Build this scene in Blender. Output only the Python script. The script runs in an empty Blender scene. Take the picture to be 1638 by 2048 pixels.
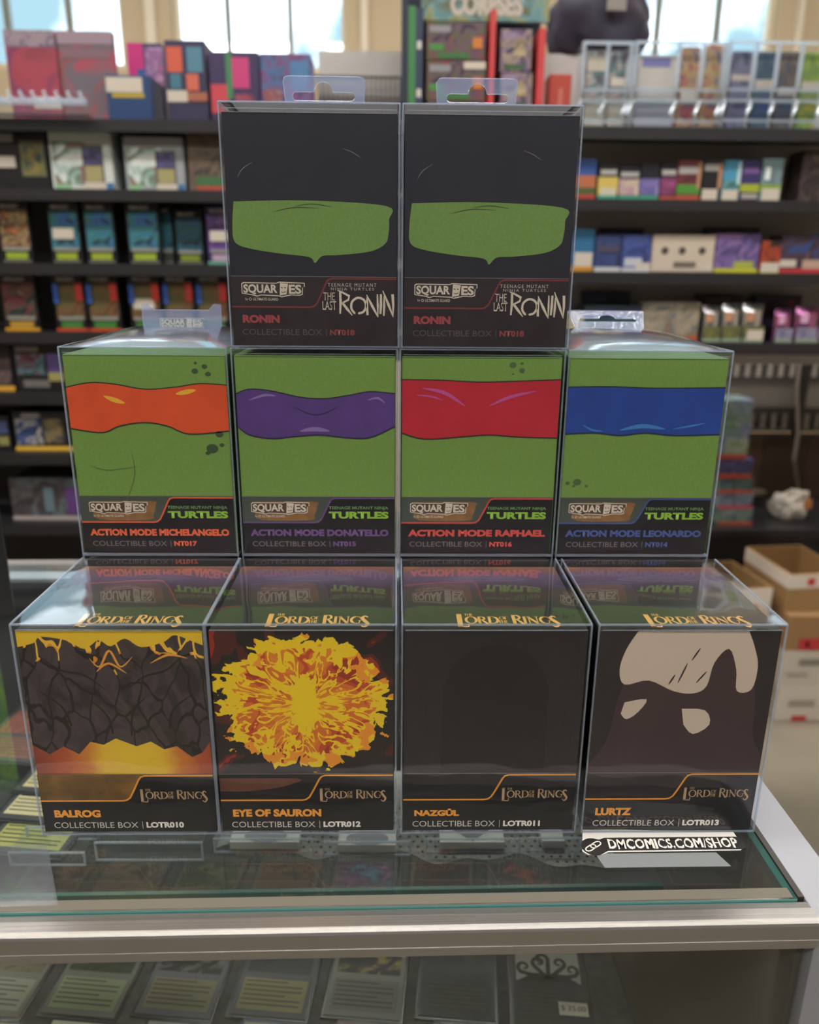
import bpy, bmesh, math, random
from mathutils import Vector, Matrix, noise
from mathutils.geometry import tessellate_polygon
random.seed(7)
SC = bpy.context.scene
COL = SC.collection
PI = math.pi
# ------------------------------------------------------------------ camera
FPX, PITCH, ROLL, YAW = 1551.98, 0.3004, -0.0088, -0.0192
CAM = Vector((-0.0026, -0.3714, 0.3088))
def ray(px, py):
    r = (px - 819) / FPX; u = (1024 - py) / FPX
    c, s = math.cos(ROLL), math.sin(ROLL); r, u = c*r + s*u, -s*r + c*u
    c, s = math.cos(PITCH), math.sin(PITCH); y, z = c + s*u, -s + c*u
    c, s = math.cos(YAW), math.sin(YAW)
    return Vector((c*r - s*y, s*r + c*y, z))
def at(px, py, Y):
    d = ray(px, py); return CAM + d * ((Y - CAM.y) / d.y)
def atz(px, py, z):
    d = ray(px, py); return CAM + d * ((z - CAM.z) / d.z)
cd = bpy.data.cameras.new('camera'); cam = bpy.data.objects.new('camera', cd); COL.objects.link(cam)
fw = ray(819, 1024); ri = ray(819 + FPX, 1024) - fw; up = ray(819, 1024 - FPX) - fw
cam.matrix_world = Matrix(((ri.x, up.x, -fw.x, CAM.x), (ri.y, up.y, -fw.y, CAM.y), (ri.z, up.z, -fw.z, CAM.z), (0, 0, 0, 1)))
cd.sensor_fit = 'HORIZONTAL'; cd.sensor_width = 36; cd.lens = FPX / 1638 * 36
cd.clip_start = 0.01; cd.dof.use_dof = True; cd.dof.focus_distance = 0.452; cd.dof.aperture_fstop = 8.0
SC.camera = cam
# ------------------------------------------------------------------ view, sky
SC.view_settings.view_transform = 'Standard'; SC.view_settings.look = 'None'
SC.view_settings.gamma = 1; SC.view_settings.use_curve_mapping = False
SC.view_settings.exposure = 0.0
LAMP = 25.0          # strength of the ceiling lamps
SKY = 3.3
w = bpy.data.worlds.new('sky'); SC.world = w; w.use_nodes = True
nt = w.node_tree; nt.nodes.clear()
N = lambda t: nt.nodes.new(t)
tc = N('ShaderNodeTexCoord'); nz = N('ShaderNodeTexNoise'); nz.inputs['Scale'].default_value = 5.0; nz.inputs['Detail'].default_value = 6
cr = N('ShaderNodeValToRGB'); cr.color_ramp.elements[0].position = .46; cr.color_ramp.elements[0].color = (.165, .265, .315, 1)
cr.color_ramp.elements[1].position = .54; cr.color_ramp.elements[1].color = (.80, .92, 1, 1)
bg = N('ShaderNodeBackground'); bg.inputs[1].default_value = SKY; ow = N('ShaderNodeOutputWorld')
nt.links.new(tc.outputs['Generated'], nz.inputs['Vector']); nt.links.new(nz.outputs['Fac'], cr.inputs[0])
nt.links.new(cr.outputs[0], bg.inputs[0]); nt.links.new(bg.outputs[0], ow.inputs[0])
# ------------------------------------------------------------------ materials
def lin(c):
    if isinstance(c, str): c = tuple(int(c[i:i+2], 16) for i in (0, 2, 4))
    f = lambda v: (v/255/12.92 if v/255 <= .04045 else ((v/255 + .055)/1.055)**2.4)
    return (f(c[0]), f(c[1]), f(c[2]), 1)
_M = {}
def mat(c, rough=.5, metal=0, spec=.5, alpha=1, emit=0, bump=0, bscale=200, var=0):
    k = (c, rough, metal, spec, alpha, emit, bump, bscale, var)
    if k in _M: return _M[k]
    m = bpy.data.materials.new('paint_' + str(c)); m.use_nodes = True; nt = m.node_tree
    b = nt.nodes['Principled BSDF']; L = lin(c)
    b.inputs['Base Color'].default_value = L; b.inputs['Roughness'].default_value = rough; b.inputs['Metallic'].default_value = metal
    b.inputs['Specular IOR Level'].default_value = spec; b.inputs['Alpha'].default_value = alpha
    if emit: b.inputs['Emission Color'].default_value = L; b.inputs['Emission Strength'].default_value = emit
    if bump or var:
        t = nt.nodes.new('ShaderNodeTexCoord'); n = nt.nodes.new('ShaderNodeTexNoise'); n.inputs['Scale'].default_value = bscale; n.inputs['Detail'].default_value = 4
        nt.links.new(t.outputs['Object'], n.inputs['Vector'])
        if bump:
            bp = nt.nodes.new('ShaderNodeBump'); bp.inputs['Strength'].default_value = bump; bp.inputs['Distance'].default_value = .001
            nt.links.new(n.outputs['Fac'], bp.inputs['Height']); nt.links.new(bp.outputs[0], b.inputs['Normal'])
        if var:
            x = nt.nodes.new('ShaderNodeMix'); x.data_type = 'RGBA'; mr = nt.nodes.new('ShaderNodeMapRange')
            mr.inputs[1].default_value = .35; mr.inputs[2].default_value = .65
            nt.links.new(n.outputs['Fac'], mr.inputs[0]); nt.links.new(mr.outputs[0], x.inputs[0])
            x.inputs[6].default_value = tuple(v*(1-var) for v in L[:3]) + (1,); x.inputs[7].default_value = tuple(min(1, v*(1+var)) for v in L[:3]) + (1,)
            nt.links.new(x.outputs[2], b.inputs['Base Color'])
    _M[k] = m; return m
def mott(cols, scale=30, rough=.45, dist=1.5):
    """printed illustration of blotches in a few inks"""
    k = ('mott', cols, scale, rough, dist)
    if k in _M: return _M[k]
    m = bpy.data.materials.new('print_mottled'); m.use_nodes = True; nt = m.node_tree; b = nt.nodes['Principled BSDF']
    t = nt.nodes.new('ShaderNodeTexCoord'); n = nt.nodes.new('ShaderNodeTexNoise'); n.inputs['Scale'].default_value = scale
    n.inputs['Detail'].default_value = 3; n.inputs['Distortion'].default_value = dist
    r = nt.nodes.new('ShaderNodeValToRGB'); e = r.color_ramp.elements
    for i, c in enumerate(cols):
        p = .33 + .34 * i / (len(cols) - 1)
        el = e[i] if i < 2 else e.new(p)
        el.position = p; el.color = lin(c)
    nt.links.new(t.outputs['Object'], n.inputs['Vector']); nt.links.new(n.outputs['Fac'], r.inputs[0]); nt.links.new(r.outputs[0], b.inputs['Base Color'])
    b.inputs['Roughness'].default_value = rough
    _M[k] = m; return m
def clear(name, tint=(.95, .96, .97), gain=1.7, rough=.02, haze=0.0, hazecol=(.7, .8, 1), bump=.0, bscale=25):
    """thin clear sheet: see-through with a Fresnel mirror on both faces"""
    m = bpy.data.materials.new(name); m.use_nodes = True; nt = m.node_tree; nt.nodes.clear(); N = nt.nodes.new
    o = N('ShaderNodeOutputMaterial'); mx = N('ShaderNodeMixShader'); tr = N('ShaderNodeBsdfTransparent'); gl = N('ShaderNodeBsdfGlossy')
    tr.inputs[0].default_value = tint + (1,); gl.inputs['Roughness'].default_value = rough; gl.inputs[0].default_value = (1, 1, 1, 1)
    lw = N('ShaderNodeLayerWeight'); lw.inputs[0].default_value = .5
    p = N('ShaderNodeMath'); p.operation = 'POWER'; p.inputs[1].default_value = 5
    a = N('ShaderNodeMath'); a.operation = 'MULTIPLY_ADD'; a.inputs[1].default_value = .96*gain; a.inputs[2].default_value = .04*gain; a.use_clamp = True
    nt.links.new(lw.outputs['Facing'], p.inputs[0]); nt.links.new(p.outputs[0], a.inputs[0]); nt.links.new(a.outputs[0], mx.inputs[0])
    if bump:
        tc = N('ShaderNodeTexCoord'); n = N('ShaderNodeTexNoise'); n.inputs['Scale'].default_value = bscale; n.inputs['Detail'].default_value = 1.5
        bp = N('ShaderNodeBump'); bp.inputs['Strength'].default_value = bump; bp.inputs['Distance'].default_value = .004
        nt.links.new(tc.outputs['Object'], n.inputs['Vector']); nt.links.new(n.outputs['Fac'], bp.inputs['Height'])
        nt.links.new(bp.outputs[0], gl.inputs['Normal'])
    src = tr.outputs[0]
    if haze:
        df = N('ShaderNodeBsdfDiffuse'); df.inputs[0].default_value = hazecol + (1,)
        tl = N('ShaderNodeBsdfTranslucent'); tl.inputs[0].default_value = hazecol + (1,)
        ad = N('ShaderNodeMixShader'); ad.inputs[0].default_value = .5
        nt.links.new(df.outputs[0], ad.inputs[1]); nt.links.new(tl.outputs[0], ad.inputs[2])
        h = N('ShaderNodeMixShader'); h.inputs[0].default_value = haze
        nt.links.new(src, h.inputs[1]); nt.links.new(ad.outputs[0], h.inputs[2]); src = h.outputs[0]
    nt.links.new(src, mx.inputs[1]); nt.links.new(gl.outputs[0], mx.inputs[2]); nt.links.new(mx.outputs[0], o.inputs[0])
    return m
BOWED = clear('window_haze_lid_plastic', (.9, .93, .97), 1.8, .12, .58, (.52, .65, .95), .25, 18)  # pale blue haze colour stands in for window reflection on the bowed lids
PLASTIC = clear('clear_plastic', (.98, .98, .985), 1.1, .03, .004, (.8, .85, .95), .35, 22)
LIDP = clear('clear_lid_plastic', (.96, .97, .98), 2.4, .04, .02, (.75, .83, .95), .30, 18)
TABP = clear('clear_tab_plastic', (.93, .95, .98), .8, .15, .42, (.42, .54, .88), .2, 300)
EDGE = clear('plastic_fold', (.85, .9, .96), 1.8, .15, .24, (.75, .84, 1))
GLASS = clear('glass', (.95, .975, .965), 1.4, .015, .008, (.7, .75, .8))
ACRYL = clear('acrylic', (.95, .97, .98), 1.8, .06, .03, (.8, .88, 1))
ACEDGE = clear('acrylic_edge', (.8, .88, .95), 1.8, .15, .36, (.85, .92, 1))
TEAL = mat('4b8f8c', .2, 0, .6)
BLACK = mat('141416', .5); INK = mat('111114', .45, 0, .5)
WHITE = mat('dedcd6', .6); STICK = mat('c6beb0', .6)
# ------------------------------------------------------------------ mesh helpers
class MB:
    def __init__(s): s.v = []; s.f = []
    def quad(s, a, b, c, d):
        i = len(s.v); s.v += [tuple(a), tuple(b), tuple(c), tuple(d)]; s.f.append((i, i+1, i+2, i+3)); return s
    def poly(s, pts):
        i = len(s.v); s.v += [tuple(p) for p in pts]; s.f.append(tuple(range(i, i+len(pts)))); return s
    def box(s, x0, x1, y0, y1, z0, z1):
        i = len(s.v); s.v += [(x, y, z) for z in (z0, z1) for y in (y0, y1) for x in (x0, x1)]
        for q in ((0, 2, 3, 1), (4, 5, 7, 6), (0, 1, 5, 4), (2, 6, 7, 3), (0, 4, 6, 2), (1, 3, 7, 5)): s.f.append(tuple(i+k for k in q))
        return s
    def tube(s, pts, r, n=8):
        pts = [Vector(p) for p in pts]; base = len(s.v)
        for k, p in enumerate(pts):
            t = (pts[min(k+1, len(pts)-1)] - pts[max(k-1, 0)]).normalized()
            a = t.cross(Vector((0, 0, 1))) if abs(t.z) < .9 else t.cross(Vector((1, 0, 0))); a.normalize(); b = t.cross(a)
            for j in range(n): q = p + (a*math.cos(2*PI*j/n) + b*math.sin(2*PI*j/n))*r; s.v.append(tuple(q))
        for k in range(len(pts)-1):
            for j in range(n): s.f.append((base+k*n+j, base+k*n+(j+1) % n, base+(k+1)*n+(j+1) % n, base+(k+1)*n+j))
        s.f.append(tuple(base+j for j in range(n))); s.f.append(tuple(base+(len(pts)-1)*n+j for j in reversed(range(n))))
        return s
    def prism(s, outline, y0, y1):
        """outline of (x,z), counter-clockwise seen from -y, extruded in y"""
        n = len(outline); i = len(s.v)
        s.v += [(x, y0, z) for x, z in outline] + [(x, y1, z) for x, z in outline]
        s.f.append(tuple(range(i, i+n))); s.f.append(tuple(reversed(range(i+n, i+2*n))))
        for k in range(n): s.f.append((i+(k+1) % n, i+k, i+n+k, i+n+(k+1) % n))
        return s
    def build(s, name, m, parent=None, loc=None, bevel=0, smooth=False):
        me = bpy.data.meshes.new(name); me.from_pydata(s.v, [], s.f); me.update()
        if bevel or len(s.f) > 1:
            bm = bmesh.new(); bm.from_mesh(me); bmesh.ops.recalc_face_normals(bm, faces=bm.faces)
            if bevel: bmesh.ops.bevel(bm, geom=list(bm.edges), offset=bevel, segments=2, affect='EDGES', profile=.5)
            bm.to_mesh(me); bm.free()
        if m: me.materials.append(m)
        if smooth:
            for p in me.polygons: p.use_smooth = True
        o = bpy.data.objects.new(name, me); COL.objects.link(o)
        if parent: o.parent = parent
        if loc is not None: o.location = loc
        return o
def tag(o, label=None, cat=None, group=None, kind=None):
    if label: o['label'] = label
    if cat: o['category'] = cat
    if group: o['group'] = group
    if kind: o['kind'] = kind
    return o
def thing(name, label, cat, loc=(0, 0, 0), group=None, rz=0):
    o = bpy.data.objects.new(name, None); o.empty_display_size = .02; COL.objects.link(o); o.location = loc; o.rotation_euler.z = rz
    return tag(o, label, cat, group)
def mesh_from_curve(cu):
    o = bpy.data.objects.new('tmp', cu); COL.objects.link(o)
    dg = bpy.context.evaluated_depsgraph_get(); me = bpy.data.meshes.new_from_object(o.evaluated_get(dg))
    bpy.data.objects.remove(o); return me
def text(s, x0, x1, z0, z1, y, m, parent, name='lettering', bold=0, shear=0, space=1, plane='front', jag=0, pad=0):
    """flat lettering fitted into x0..x1, z0..z1 (pad grows the outline past the box)"""
    cu = bpy.data.curves.new(name, 'FONT'); cu.body = s; cu.size = 1; cu.resolution_u = 3; cu.shear = shear; cu.space_character = space
    cu.offset = 0; me = mesh_from_curve(cu)
    xs = [v.co.x for v in me.vertices]; ys = [v.co.y for v in me.vertices]
    a, b, c, d = min(xs), max(xs), min(ys), max(ys)
    if bold or pad:
        cu.offset = bold; me = mesh_from_curve(cu)
        if not pad:
            xs = [v.co.x for v in me.vertices]; ys = [v.co.y for v in me.vertices]; a, b, c, d = min(xs), max(xs), min(ys), max(ys)
    bpy.data.curves.remove(cu)
    for v in me.vertices:
        u = (v.co.x - a)/(b - a); t = (v.co.y - c)/(d - c)
        X = x0 + u*(x1 - x0); Z = z0 + t*(z1 - z0)
        if jag: Z += jag*(z1-z0)*math.sin(v.co.x*37 + t*9); X += jag*.5*(z1-z0)*math.sin(v.co.x*23+t*17)
        v.co = (X, y, Z) if plane == 'front' else (X, Z, y)
    me.materials.clear(); me.materials.append(m); me.name = name
    o = bpy.data.objects.new(name, me); COL.objects.link(o); o.parent = parent; return o
def ribbon(mb, pts, wd, y, closed=False, plane='front'):
    """flat stroke along (x,z) points; wd a number or one per point"""
    n = len(pts); W = wd if isinstance(wd, (list, tuple)) else [wd]*n; L = []; R = []
    for i in range(n):
        p = Vector(pts[i]); a = Vector(pts[(i-1) % n] if (closed or i > 0) else pts[i]); b = Vector(pts[(i+1) % n] if (closed or i < n-1) else pts[i])
        t = b - a; t = t.normalized() if t.length > 1e-9 else Vector((1, 0)); q = Vector((-t.y, t.x))*W[i]/2
        L.append(p+q); R.append(p-q)
    P = (lambda v: (v.x, y, v.y)) if plane == 'front' else (lambda v: (v.x, v.y, y))
    for i in range(n if closed else n-1):
        j = (i+1) % n; mb.quad(P(R[i]), P(R[j]), P(L[j]), P(L[i]))
    return mb
def arc(cx, cz, rx, rz, a0, a1, n=16): return [(cx+rx*math.cos(math.radians(a0+(a1-a0)*i/n)), cz+rz*math.sin(math.radians(a0+(a1-a0)*i/n))) for i in range(n+1)]
def curve_pts(P, n=6):
    """Catmull-Rom through 2-D points"""
    out = []
    for i in range(len(P)-1):
        p0 = P[max(i-1, 0)]; p1 = P[i]; p2 = P[i+1]; p3 = P[min(i+2, len(P)-1)]
        for k in range(n):
            t = k/n
            out.append(tuple(.5*((2*p1[j]) + (-p0[j]+p2[j])*t + (2*p0[j]-5*p1[j]+4*p2[j]-p3[j])*t*t + (-p0[j]+3*p1[j]-3*p2[j]+p3[j])*t**3) for j in (0, 1)))
    out.append(P[-1]); return out
def fill(name, pts, y, m, parent, plane='front'):
    """flat filled outline, triangulated"""
    q = []
    for p in pts:
        if not q or abs(q[-1][0]-p[0])+abs(q[-1][1]-p[1]) > 1e-7: q.append((p[0], p[1]))
    tri = tessellate_polygon([[Vector((a, b, 0)) for a, b in q]])
    me = bpy.data.meshes.new(name); me.from_pydata([(x, y, z) if plane == 'front' else (x, z, y) for x, z in q], [], [tuple(t) for t in tri]); me.update()
    me.materials.append(m); o = bpy.data.objects.new(name, me); COL.objects.link(o); o.parent = parent; return o
mm = .001
# ------------------------------------------------------------------ the room
FL = -.98; CEIL = 2.2; YB = 3.6; YF = -3.2; XL = -3.2; XR = 3.4
floor_m = mat('7f786a', .55, var=.12, bscale=3)
def struct(mb, name, m, **k): return tag(mb.build(name, m, **k), kind='structure')
struct(MB().box(XL, XR, YF, YB, FL-.05, FL), 'floor', floor_m)
struct(MB().box(XL, XR, YF, YB, CEIL, CEIL+.05), 'ceiling', mat('c9c4b8', .8))
wall_m = mat('c4b295', .8); dark_wall = mat('5a5149', .8)
struct(MB().box(XL-.1, XL, YF, YB, FL, CEIL), 'wall_left', wall_m)
struct(MB().box(XR, XR+.1, YF, YB, FL, CEIL), 'wall_right', wall_m)
struct(MB().box(XL, XR, YF-.1, YF, FL, CEIL), 'wall_front', mat('57585e', .8))
sill = 1.17; head = 2.12
wins = [(-3.0, at(247, 60, YB).x), (at(343, 60, YB).x, at(694, 60, YB).x), (at(1120, 60, YB).x, at(1554, 60, YB).x), (2.2, 3.25)]  # last opening is an unseen window, added to brighten the lid reflections
wb = MB(); wb.box(XL, XR, YB, YB+.12, FL, sill); wb.box(XL, XR, YB, YB+.12, head, CEIL)
px = XL
for a, b in wins: wb.box(px, a, YB, YB+.12, sill, head); px = b
wb.box(px, XR, YB, YB+.12, sill, head)
struct(wb, 'wall_back', wall_m)
frame_m = mat('d8cbb0', .5); mull_m = mat('7d7a6c', .6)
mulls = [[at(6, 60, YB).x, at(131, 60, YB).x], [at(452, 60, YB).x, at(578, 60, YB).x], [at(1322, 60, YB).x, at(1443, 60, YB).x], [2.55, 2.9]]
for i, (a, b) in enumerate(wins):
    o = tag(bpy.data.objects.new('window_%d' % (i+1), None), kind='structure'); COL.objects.link(o)
    MB().box(a, b, YB+.06, YB+.066, sill, head).build('pane', clear('window_glass', (.97, .985, .99), 1.2, .02), o)
    f = MB()
    for x0, x1 in ((a, a+.025), (b-.025, b)): f.box(x0, x1, YB+.04, YB+.09, sill, head)
    f.box(a+.025, b-.025, YB+.04, YB+.09, sill, sill+.03); f.box(a+.025, b-.025, YB+.04, YB+.09, head-.03, head)
    f.build('window_frame', frame_m, o)
    for x in mulls[i]: MB().box(x-.010, x+.010, YB+.045, YB+.085, sill+.03, head-.03).build('mullion', mull_m, o)
for k, (p0, p1) in enumerate(((292, 312), (722, 736), (1590, 1604))):      # upright battens on the piers
    a, b = at(p0, 60, YB-.02).x, at(p1, 60, YB-.02).x
    struct(MB().box(a, b, YB-.03, YB, FL, CEIL), 'trim_%d' % (k+1), mat('ddd3bd', .5))
# ceiling lamps
lamp_m = mat('fff9f2', .5, emit=LAMP)
LR = ('left', 'middle', 'right'); FB = ('rearmost row behind the camera', 'row above the counter', 'row nearest the windows')
for i, (x, y) in enumerate(((-1.5, -1.6), (0, -1.6), (1.5, -1.6), (-1.5, .1), (0, .1), (1.5, .1), (-1.5, 1.9), (0, 1.9), (1.5, 1.9))):
    t = thing('ceiling_lamp', 'long white ceiling lamp, %s in the %s' % (LR[i % 3], FB[i//3]), 'ceiling lamp', (x, y, CEIL), 'ceiling lamps')
    MB().box(-.62, .62, -.16, .16, -.05, 0).build('housing', mat('d0d0d0', .5), t)
    MB().box(-.6, .6, -.14, .14, -.056, -.051).build('diffuser', lamp_m, t)
# ------------------------------------------------------------------ glass counter
ct = thing('display_counter', 'glass topped shop counter with brushed aluminium front rail and white end panel', 'counter', (.2065, -.0515, 0), None, .015)
CW, CD = 1.25, .50
alu = bpy.data.materials.new('brushed_aluminium'); alu.use_nodes = True; nt = alu.node_tree; b = nt.nodes['Principled BSDF']
b.inputs['Metallic'].default_value = .85; b.inputs['Base Color'].default_value = lin('a3a09d')
t_ = nt.nodes.new('ShaderNodeTexCoord'); mp = nt.nodes.new('ShaderNodeMapping'); mp.inputs['Scale'].default_value = (6, 900, 900)
n_ = nt.nodes.new('ShaderNodeTexNoise'); n_.inputs['Scale'].default_value = 1; n_.inputs['Detail'].default_value = 5
rr = nt.nodes.new('ShaderNodeMapRange'); rr.inputs[3].default_value = .34; rr.inputs[4].default_value = .5
bp = nt.nodes.new('ShaderNodeBump'); bp.inputs['Strength'].default_value = .25; bp.inputs['Distance'].default_value = .0005
nt.links.new(t_.outputs['Object'], mp.inputs[0]); nt.links.new(mp.outputs[0], n_.inputs['Vector']); nt.links.new(n_.outputs['Fac'], rr.inputs[0])
nt.links.new(rr.outputs[0], b.inputs['Roughness']); nt.links.new(n_.outputs['Fac'], bp.inputs['Height']); nt.links.new(bp.outputs[0], b.inputs['Normal'])
g = MB(); g.quad((-CW, .002, 0), (0, .002, 0), (0, CD, 0), (-CW, CD, 0)); g.quad((-CW, .002, -.006), (-CW, CD, -.006), (0, CD, -.006), (0, .002, -.006))
g.build('glass_top', GLASS, ct)
e = MB(); e.quad((-CW, .0015, -.006), (0, .0015, -.006), (0, .0015, 0), (-CW, .0015, 0)); e.quad((0, .0015, -.006), (0, CD, -.006), (0, CD, 0), (0, .0015, 0))
e.build('glass_edge', TEAL, ct)
# front rail profile (y,z), extruded along x
prof = [(.012, -.0075), (.001, -.0075), (.001, -.0016), (-.004, -.0004), (-.0110, .0002), (-.0124, -.0001), (-.0135, -.0009), (-.0141, -.0022), (-.0142, -.0105), (-.0140, -.0107), (-.0142, -.0109), (-.0142, -.0160), (-.0130, -.0168), (-.0095, -.0168), (-.0095, -.011), (.012, -.011)]
r = MB(); n = len(prof)
r.v = [(-CW, y, z) for y, z in prof] + [(.0045, y, z) for y, z in prof]
for k in range(n): r.f.append((k, (k+1) % n, n+(k+1) % n, n+k))
r.f.append(tuple(range(n))); r.f.append(tuple(reversed(range(n, 2*n))))
r.build('front_rail', alu, ct)
tape = clear('frosted_tape', (.8, .78, .72), 1, .4, .80, (.27, .245, .195), .3, 2500)
MB().box(-CW, -.002, .0022, .0088, .00005, .0003).build('frosted_strip', tape, ct)
MB().box(-CW, 0, .4855, CD, -.012, .001).build('rear_rail', alu, ct)
MB().box(-CW, 0, .462, .485, -.0105, -.0065).build('rear_tape', mat('b9c4d2', .4), ct)
MB().box(-CW, .002, -.009, -.0055, -.45, -.0175).build('front_glass', clear('front_glass', (.86, .88, .87), .8, .02, .004, (.5, .5, .5)), ct)
panel_m = mat('8d9098', .45)
MB().box(.0046, .0285, -.012, .56, -.93, -.001).build('end_panel', panel_m, ct, bevel=.0006)
MB().box(.001, .0045, -.004, .49, -.93, -.0068).build('inner_lining', mat('55534f', .6), ct)
MB().box(.0012, .0044, .003, CD, -.0066, -.0002).build('rubber_seal', mat('33302c', .6), ct)
MB().box(-CW, 0, .47, .485, -.45, -.0125).build('back_panel', mat('3b3b3f', .6), ct)
s = MB().box(-CW+.01, -.004, .155, .465, -.137, -.131).build('glass_shelf', GLASS, ct)
MB().box(-CW+.01, -.004, .1515, .1549, -.137, -.131).build('shelf_edge', mat('1f5a50', .3), s)
MB().box(-CW, 0, -.003, .469, -.325, -.305).build('case_floor', mat('3c3d3c', .7, var=.3, bscale=120), ct)
MB().box(-CW, .004, -.008, .485, -.93, -.46).build('plinth', mat('b7b3ab', .6), ct)
MB().box(-CW+.01, .004, .02, .46, -.98, -.93).build('kick_base', mat('2a2a2a', .6), ct)
# clear sheet of film lying on the glass at the left, and tape strips
def onglass(px, py, z=0): return atz(px, py, z)
fo = thing('plastic_film', 'thin clear film lying on the counter glass at the left front', 'film', onglass(120, 1750, 0) + Vector((0, 0, .0002)))
base = fo.location
P = [onglass(*p) - base for p in ((-160, 1700), (95, 1690), (117, 1812), (-200, 1822))]
f = MB(); f.poly([(p.x, p.y, .0006) for p in P]); f.poly([(p.x, p.y, .0002) for p in reversed(P)]); f.build('sheet', clear('film', (.9, .92, .94), 1.3, .1, .05, (.8, .85, .9)), fo)

# ------------------------------------------------------------------ the clear cased boxes
W, D = .1, .098
YM = .1043
Hs = (.1316, .1323, .1326)
def case_shell(t, h, bulge, name_lab=None):
    m = MB(); W_, D_ = W, D
    m.quad((0, 0, 0), (W_, 0, 0), (W_, 0, h), (0, 0, h)); m.quad((W_, 0, 0), (W_, D_, 0), (W_, D_, h), (W_, 0, h))
    m.quad((W_, D_, 0), (0, D_, 0), (0, D_, h), (W_, D_, h)); m.quad((0, D_, 0), (0, 0, 0), (0, 0, h), (0, D_, h)); m.quad((0, 0, 0), (0, D_, 0), (W_, D_, 0), (W_, 0, 0))
    o = m.build('plastic_case', PLASTIC, t)
    nx, ny = 14, 10; l = MB(); 
    for j in range(ny+1):
        for i in range(nx+1):
            u, v = i/nx, j/ny; z = h + bulge*(1-abs(2*u-1)**4)*(v**.55)*(1 - .25*v**4)
            l.v.append((u*W_, v*D_, z))
    for j in range(ny):
        for i in range(nx): a = j*(nx+1)+i; l.f.append((a, a+1, a+nx+2, a+nx+1))
    if bulge > .001:    # the side gores under a bowed lid
        for j in range(ny):
            pass
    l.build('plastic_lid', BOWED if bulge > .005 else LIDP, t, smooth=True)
    e = MB(); q = .00045
    for x in (0, W_):
        for y in (0, D_): e.box(x-q, x+q, y-q, y+q, 0, h)
    for y in (0,): e.box(0, W_, y-q, y+q, h-q, h+q); e.box(0, W_, y-q, y+q, 0, 2*q)
    for x in (0, W_): e.box(x-q, x+q, q, D_, h-q, h+q)
    e.box(.002, W_-.002, -.0001, .0003, h-.0034, h-.0030)
    e.build('folded_edge', EDGE, t)
    return o
def hang_tab(t, h, kind='up', flip=1):
    """die-cut hanger; outline in (x,z)"""
    y = D-.001
    if kind == 'up':
        x0, x1 = (.0235, .0765); z1 = h+.0335
        o = [(x0+.003, h), (x1-.001, h), (x1+.001, z1-.003), (x1-.001, z1-.0005), (x1-.003, z1), (x0+.003, z1), (x0+.0005, z1-.001), (x0, z1-.003)]
        if flip < 0: o = [(1-a/.1, b) for a, b in o]; o = [((a)*.1, b) for a, b in o][::-1]
        zc = h+.0215; c = .05
        hole = [(x0+.0085, zc-.0027)] + [(x1-.0085, zc-.0027)] + arc(x1-.0085, zc, .0027, .0027, -90, 90, 6) + [(c+.0065, zc+.0027)] + arc(c, zc+.0027, .0062, .0062, 0, 180, 12) + [(c-.0065, zc+.0027)] + arc(x0+.0085, zc, .0027, .0027, 90, 270, 6)
        tr = lambda p, yy: (p[0], yy, p[1])
    elif kind == 'cut':
        x0, x1 = .0215, .0775; z1 = h+.0165
        o = [(x0, h), (x1, h), (x1, z1), (x1-.005, z1), (x1-.0065, z1-.0015), (x1-.0085, z1-.004), (x0+.0085, z1-.004), (x0+.0065, z1-.0015), (x0+.005, z1), (x0, z1)]
        hole = None; tr = lambda p, yy: (p[0], yy, p[1])
    else:
        x0, x1 = .0215, .0785; z1 = .034
        o = [(x0+.004, 0), (x1-.004, 0), (x1, z1-.001), (x1-.001, z1), (x0+.001, z1), (x0, z1-.001)]; c = .05; zc = .018
        hole = [(x0+.0095, zc-.0027)] + [(x1-.0095, zc-.0027)] + arc(x1-.0095, zc, .0027, .0027, -90, 90, 6) + arc(c, zc+.0027, .0062, .0062, 0, 180, 12) + arc(x0+.0095, zc, .0027, .0027, 90, 270, 6)
        ca, sa = math.cos(math.radians(22)), math.sin(math.radians(22))
        tr = lambda p, yy: (p[0] + p[1]*.10, D - .001 + p[1]*ca - (yy-y)*sa, h + p[1]*sa + (yy-y)*ca)
    bm = bmesh.new()
    def loop(pts): 
        q = []
        for p in pts:
            if not q or (abs(q[-1][0]-p[0])+abs(q[-1][1]-p[1])) > 1e-6: q.append(p)
        vs = [bm.verts.new(tr(p, y)) for p in q]; return [bm.edges.new((vs[i], vs[(i+1) % len(vs)])) for i in range(len(vs))]
    E = loop(o) + (loop(hole) if hole else [])
    bmesh.ops.triangle_fill(bm, edges=E, use_beauty=True, use_dissolve=False)
    me = bpy.data.meshes.new('hang_tab'); bm.to_mesh(me); bm.free(); me.materials.append(TABP)
    ob = bpy.data.objects.new('hang_tab', me); COL.objects.link(ob); ob.parent = t
    rim = MB()
    for L in ([o] + ([hole] if hole else [])):
        q = []
        for p in L:
            if not q or (abs(q[-1][0]-p[0])+abs(q[-1][1]-p[1])) > 1e-6: q.append(p)
        q.append(q[0]); rim.tube([tr(p, y) for p in q], .00028, 5)
    rim.build('cut_rim', EDGE, ob)
    return ob
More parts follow.
